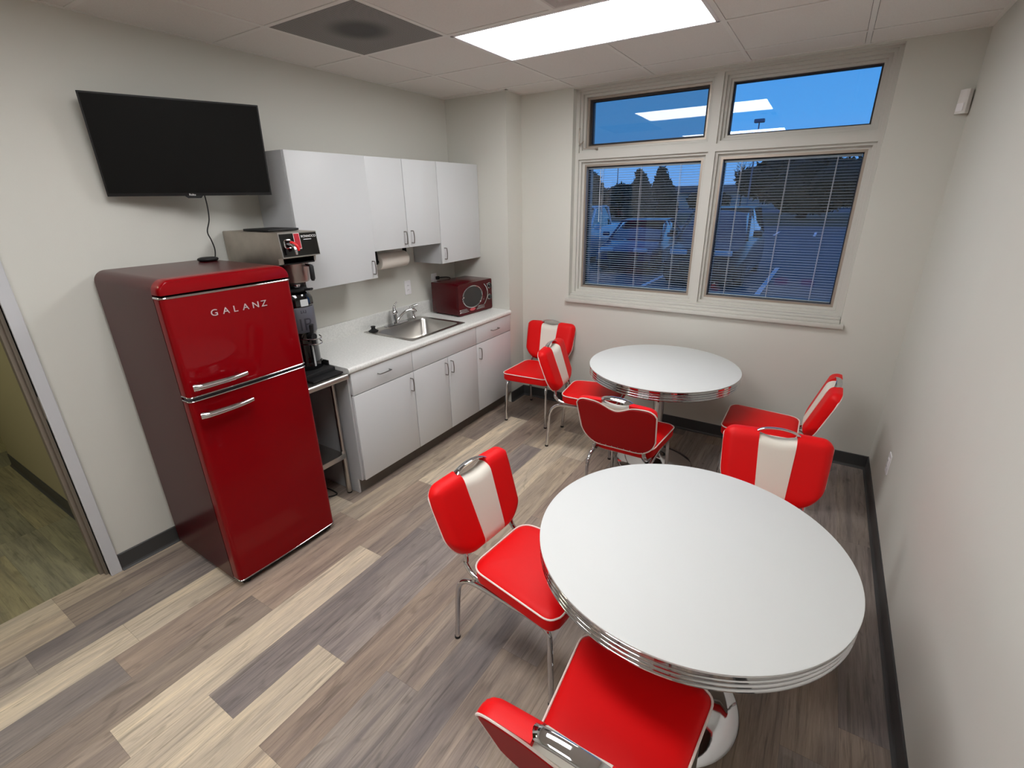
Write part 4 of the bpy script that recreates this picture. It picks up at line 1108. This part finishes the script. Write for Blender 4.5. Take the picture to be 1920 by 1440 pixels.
# ------------------------------------------------------------------ outside
GZ = -.3
bm = B(-60, .28, GZ-.1, 45, 140, GZ); struct('ground_outside', bm, M['asphalt'])
struct('wall_facade', B(-8, .05, -.4, 0, .28, 3.2), M['facade'])
def stripe(x, y0, y1, label):
    solo('parking_line', B(x-.055, y0, GZ+.001, x+.055, y1, GZ+.005), M['stripe'], label, 'parking line', 'painted parking lines')
stripe(-.85, 8.3, 13.3, 'white painted parking line seen through the left blind, between the two cars')
stripe(1.80, 8.3, 13.3, 'white painted parking line seen through the right blind')
for k in range(6):
    x = -1.5+k*1.9
    bm = B(x, 27, GZ+.001, x+.12, 30.5, GZ+.005)
    solo('parking_line', bm, M['stripe'], 'short far parking line across the lot, outside the window', 'parking line', 'painted parking lines')
# kerbed verge
struct('ground_verge', B(-60, 36, GZ-.05, 45, 66, GZ+.012), M['verge'])

def car(name, kind, x, y, heading, paint, label, L=4.6, Wd=1.82, Ht=1.45):
    """heading: nose towards -y when 0"""
    t = thing(name, label, 'car', (x, y, GZ), (0, 0, heading))
    # side profile (u = distance from the nose, z) of lower body, widening sections
    if kind == 'suv':
        body = [(0, .38), (.05, .7), (.25, .92), (1.25, 1.08), (2.0, 1.12), (4.3, 1.14), (L-.04, 1.05), (L, .5)]
        roof = [(1.2, 1.07), (1.95, 1.62), (2.3, Ht), (4.0, Ht), (4.35, Ht-.08), (L-.06, 1.12)]
    elif kind == 'truck':
        body = [(0, .45), (.05, .9), (.2, 1.08), (1.4, 1.16), (3.4, 1.2), (5.3, 1.2), (L-.02, 1.18), (L, .6)]
        roof = [(1.35, 1.15), (2.0, 1.75), (2.3, Ht), (3.1, Ht), (3.4, Ht-.1), (3.5, 1.19)]
    else:
        body = [(0, .35), (.05, .6), (.3, .74), (1.3, .92), (2.0, .95), (3.9, 1.0), (L-.12, .98), (L, .5)]
        roof = [(1.25, .9), (2.05, 1.32), (2.5, Ht), (3.2, Ht-.01), (3.75, Ht-.12), (4.15, .99)]
    def sweep(prof, widths, zb):
        bm = bmesh.new(); rings = []
        for (u, z), w in zip(prof, widths):
            ring = []
            for k in range(9):      # from left sill over the top to right sill
                a = k/8
                if zb is not None:
                    P = [(-w, zb), (-w*1.02, zb+(z-zb)*.45), (-w*.99, zb+(z-zb)*.8), (-w*.9, z-.01), (0, z+.03), (w*.9, z-.01), (w*.99, zb+(z-zb)*.8), (w*1.02, zb+(z-zb)*.45), (w, zb)][k]
                ring.append(bm.verts.new((P[0], u-L/2, P[1])))
            rings.append(ring)
        for i in range(len(rings)-1):
            for k in range(8): bm.faces.new((rings[i][k], rings[i][k+1], rings[i+1][k+1], rings[i+1][k]))
            bm.faces.new((rings[i][8], rings[i][0], rings[i+1][0], rings[i+1][8]))
        bm.faces.new(rings[0][::-1]); bm.faces.new(rings[-1]); return bm
    w = Wd/2
    wid = [w*.8, w*.88, w*.95, w, w, w, w*.97, w*.9]
    lpart('car_body', sweep(body, wid, .24), M[paint], t)
    # glasshouse
    bm = bmesh.new(); rings = []
    zb = 1.0 if kind != 'sedan' else .88
    for (u, z) in roof:
        ww = w*.9 if z < zb+.25 else w*.72
        zz0 = zb
        rings.append([bm.verts.new(p) for p in ((-w*.92, u-L/2, zz0), (-w*.82, u-L/2, zz0+(z-zz0)*.6), (-ww*.98, u-L/2, z-.02), (0, u-L/2, z+.02), (ww*.98, u-L/2, z-.02), (w*.82, u-L/2, zz0+(z-zz0)*.6), (w*.92, u-L/2, zz0))])
    for i in range(len(rings)-1):
        for k in range(6): bm.faces.new((rings[i][k], rings[i][k+1], rings[i+1][k+1], rings[i+1][k]))
    bm.faces.new(rings[0][::-1]); bm.faces.new(rings[-1]); lpart('car_windows', bm, M['carglass'], t)
    # roof skin and pillars
    bm = bmesh.new()
    rr = [p for p in roof if p[1] > Ht-.12]
    a, b = rr[0][0], rr[-1][0]; ww = w*.72
    box(bm, -ww, a-L/2-.05, Ht-.035, ww, b-L/2+.03, Ht+.028, .03, 3)
    for s in (-1, 1):
        f0, f1 = roof[0], roof[1]
        tube(bm, [(s*w*.9, f0[0]-L/2, f0[1]), (s*w*.8, f1[0]-L/2, f1[1]), (s*ww, a-L/2, Ht)], .035, 8)
        tube(bm, [(s*w*.88, (roof[0][0]+1.35)-L/2, zb+.05), (s*ww*1.0, (roof[0][0]+1.45)-L/2, Ht-.01)], .035, 8)
        tube(bm, [(s*w*.88, roof[-1][0]-L/2, zb+.05), (s*ww, b-L/2, Ht-.01)], .05, 8)
    lpart('car_roof', bm, M[paint], t)
    for s in (-1, 1):
        bm = bmesh.new(); lathe(bm, [(.001, -.02), (.12, -.02), (.1, 0), (.12, .02), (.001, .02)], (0, 0, 0), 8)
        bm.free()
        bm = bmesh.new(); box(bm, s*w*.55-.2, -L/2-.005, .62 if kind != 'suv' else .78, s*w*.55+.2, -L/2+.14, .74 if kind != 'suv' else .92, .03); lpart('headlight', bm, M['lamp'], t)
        bm = bmesh.new(); box(bm, s*(w+.1)-.1, .95-L/2+.45, .98 if kind == 'sedan' else 1.12, s*(w+.1)+.1, 1.1-L/2+.45, 1.1 if kind == 'sedan' else 1.3, .03); lpart('mirror', bm, M[paint], t)
    bm = bmesh.new(); box(bm, -w*.5, -L/2-.012, .42, w*.5, -L/2+.06, .64, .02); box(bm, -w*.85, -L/2-.02, .22, w*.85, -L/2+.1, .4, .03); lpart('grille', bm, M['mblack'], t)
    for s in (-1, 1):
        for u in (.85, L-.95):
            bm = bmesh.new(); lathe(bm, [(.001, -.1), (.2, -.1), (.32, -.09), (.33, 0), (.32, .09), (.2, .1), (.001, .1)], (s*(w-.1), u-L/2, .33), 24, axis='x'); wh = lpart('wheel', bm, M['tyre'], t)
    return t
car('suv', 'suv', .42, 8.55+2.3, 0, 'carmaroon', 'tall dark maroon vehicle parked nose-in outside between the two lower panes', Ht=1.78, Wd=1.86, L=4.7)
car('sedan', 'sedan', -2.15, 10.0+2.3, math.radians(3), 'carnavy', 'dark blue sedan parked outside, seen through the left blind', Ht=1.42, Wd=1.82, L=4.6)
car('pickup_truck', 'truck', -4.75, 10.6+2.6, math.radians(2), 'carwhite', 'pale pickup truck parked at the left edge of the left window', Ht=1.82, Wd=1.95, L=5.6)

# trees
def tree(x, y, h, rad, label, seed, cone=False, trunk=.8, rx=1):
    t = thing('evergreen_tree', label, 'tree', (x, y, GZ), group=None)
    rnd = random.Random(seed); bm = bmesh.new()
    def blob(c, r, sub=2, sq_=1):
        b = bmesh.new(); bmesh.ops.create_icosphere(b, subdivisions=sub, radius=1)
        for v in b.verts:
            n = v.co.normalized(); k = 1+.35*noise.noise(n*2.3+Vector((seed, c[0], c[2])))+.12*noise.noise(n*6+Vector((c[1], seed, 0)))
            v.co = Vector((c[0]+n.x*r*k*rx, c[1]+n.y*r*k, c[2]+n.z*r*k*sq_))
        merge(bm, b)
    crown = h-trunk
    if cone:
        for k in range(9):
            u = k/8; blob((rnd.uniform(-.1, .1)*rad, rnd.uniform(-.1, .1)*rad, trunk+crown*(.1+.82*u)), rad*(1-.8*u)*.95, 2, .9)
    else:
        for k in range(22):
            a = rnd.uniform(0, 2*PI); rr = rnd.uniform(.2, .75)*rad; zz = rnd.uniform(.18, .82)
            blob((math.cos(a)*rr*rx, math.sin(a)*rr*.8, trunk+crown*zz), rad*rnd.uniform(.3, .5)*(1.05-abs(zz-.45)), 2, .8)
        blob((0, 0, trunk+crown*.5), rad*.72, 3, .62*crown/rad)
    # leaf sprays break the outline
    fs = [f for f in bm.faces]; pts = []
    for f in fs:
        if rnd.random() < .9:
            pts.append((f.calc_center_median(), f.normal.copy()))
    for (c, n) in pts:
        for _ in range(2):
            d = Vector((rnd.gauss(0, 1), rnd.gauss(0, 1), rnd.gauss(0, 1))).normalized(); e = d.orthogonal().normalized(); s = rad*rnd.uniform(.03, .08)
            p = c+Vector((rnd.gauss(0, .04), rnd.gauss(0, .04), rnd.gauss(0, .04)))*rad
            v = [bm.verts.new(p+d*s*1.6), bm.verts.new(p+e*s*.6), bm.verts.new(p-d*s*1.2), bm.verts.new(p-e*s*.6)]; bm.faces.new(v)
    lpart('foliage', bm, M['leaf'], t, False)
    bm = bmesh.new(); tube(bm, [(0, 0, 0), (.05*rad, 0, trunk*.6), (0, 0, trunk+crown*.4)], [.075*rad+.12, .06*rad+.1, .05], 10); lpart('trunk', bm, M['bark'], t)
    return t
tree(-17.4, 41, 4.5, 2.6, 'bushy dark evergreen at the left edge of the left window pane', 3, False, .4)
tree(-11.8, 41, 4.35, 1.7, 'pointed dark conifer, left of the pair in the left pane', 5, True, .3)
tree(-11.3, 46, 4.75, 1.9, 'pointed dark conifer, right of the pair in the left pane', 8, True, .3)
tree(-17.0, 50, 3.5, 2.4, 'low dark evergreen bush behind the conifers in the left pane', 9, False, .2)
tree(-8.0, 52, 3.0, 1.9, 'low dark shrub tree just right of the conifers beside the centre mullion', 12, False, .3)
tree(.6, 48, 5.0, 4.4, 'huge spreading evergreen filling the upper half of the right pane', 15, False, .9, 1.25)
# bare tree
t = thing('bare_tree', 'leafless tree against the sky at the top left of the right pane', 'tree', (-6.2, 60, GZ))
bm = bmesh.new(); rb = random.Random(4)
def branch(p, d, l, r, n):
    q = p+d*l; tube(bm, [p, (p+q)/2+Vector((rb.gauss(0, .04), 0, rb.gauss(0, .04)))*l, q], [r, r*.8, r*.6], 5)
    if n > 0:
        for _ in range(3):
            branch(q, (d+Vector((rb.gauss(0, .45), rb.gauss(0, .3), rb.uniform(-.1, .35)))).normalized(), l*rb.uniform(.55, .75), r*.6, n-1)
branch(Vector((0, 0, 0)), Vector((0, 0, 1)), 2.0, .1, 5)
lpart('branches', bm, M['bark'], t)
# lot lights
for k, (x, y, h, lab) in enumerate(((-2.95, 41, 7.25, 'parking lot lamp post seen low in the upper right pane'), (-21.9, 62, 8.3, 'parking lot lamp post just visible at the bottom of the upper left pane'))):
    t = thing('lamp_post', lab, 'lamp post', (x, y, GZ))
    bm = bmesh.new(); tube(bm, [(0, 0, 0), (0, 0, h)], [.07, .045], 10); lpart('pole', bm, M['polegrey'], t)
    bm = bmesh.new(); box(bm, -.36, -.2, h-.05, .36, .2, h+.2, .05); lpart('lamp_head', bm, M['polegrey'], t)
# distant building
t = thing('distant_building', 'long low pale building beyond the trees on the horizon', 'building', (-6, 90, GZ))
bm = bmesh.new(); box(bm, -26, -4, 0, 14, 4, 2.6); lpart('building_walls', bm, M['housewall'], t, False)
bm = bmesh.new(); prism(bm, [(-5, 2.6), (5, 2.6), (0, 3.7)], lambda u, v: Vector((-26.5, u, v)), lambda u, v: Vector((14.5, u, v))); lpart('roof', bm, M['roof'], t, False)

# hall light
t = thing('hall_ceiling_light', 'fluorescent ceiling light in the hall beyond the door', 'light', (-1.5, -4.2, H))
bm = bmesh.new(); box(bm, -1.8, -4.5, H-.012, -1.2, -3.9, H-.001); lpart2 = part('light_frame', bm, M['plastic'], t)
bm = bmesh.new(); box(bm, -1.77, -4.47, H-.016, -1.23, -3.93, H-.012); part('diffuser', bm, M['halllens'], t)

# ------------------------------------------------------------------ world: dusk sky
w = bpy.data.worlds.new('dusk'); S.world = w; w.use_nodes = True
nt = w.node_tree; bg = nt.nodes['Background']
tc = nt.nodes.new('ShaderNodeTexCoord'); sp = nt.nodes.new('ShaderNodeSeparateXYZ'); rp = nt.nodes.new('ShaderNodeValToRGB')
nt.links.new(tc.outputs['Generated'], sp.inputs[0]); nt.links.new(sp.outputs['Z'], rp.inputs['Fac']); nt.links.new(rp.outputs['Color'], bg.inputs['Color'])
e = rp.color_ramp.elements; e[0].position = 0; e[0].color = (*lin((112, 168, 240)), 1); e[1].position = .6; e[1].color = (*lin((50, 116, 206)), 1)
k = rp.color_ramp.elements.new(.12); k.color = (*lin((78, 163, 243)), 1)
bg.inputs['Strength'].default_value = 1.0

# ------------------------------------------------------------------ look
S.view_settings.view_transform = 'Standard'; S.view_settings.look = 'None'; S.view_settings.gamma = 1; S.view_settings.use_curve_mapping = False
S.view_settings.exposure = 0.0
S.cycles.use_denoising = True
S.cycles.max_bounces = 10; S.cycles.diffuse_bounces = 6; S.cycles.glossy_bounces = 5; S.cycles.transparent_max_bounces = 12
S.cycles.caustics_reflective = False; S.cycles.caustics_refractive = False
S.cycles.sample_clamp_indirect = 6
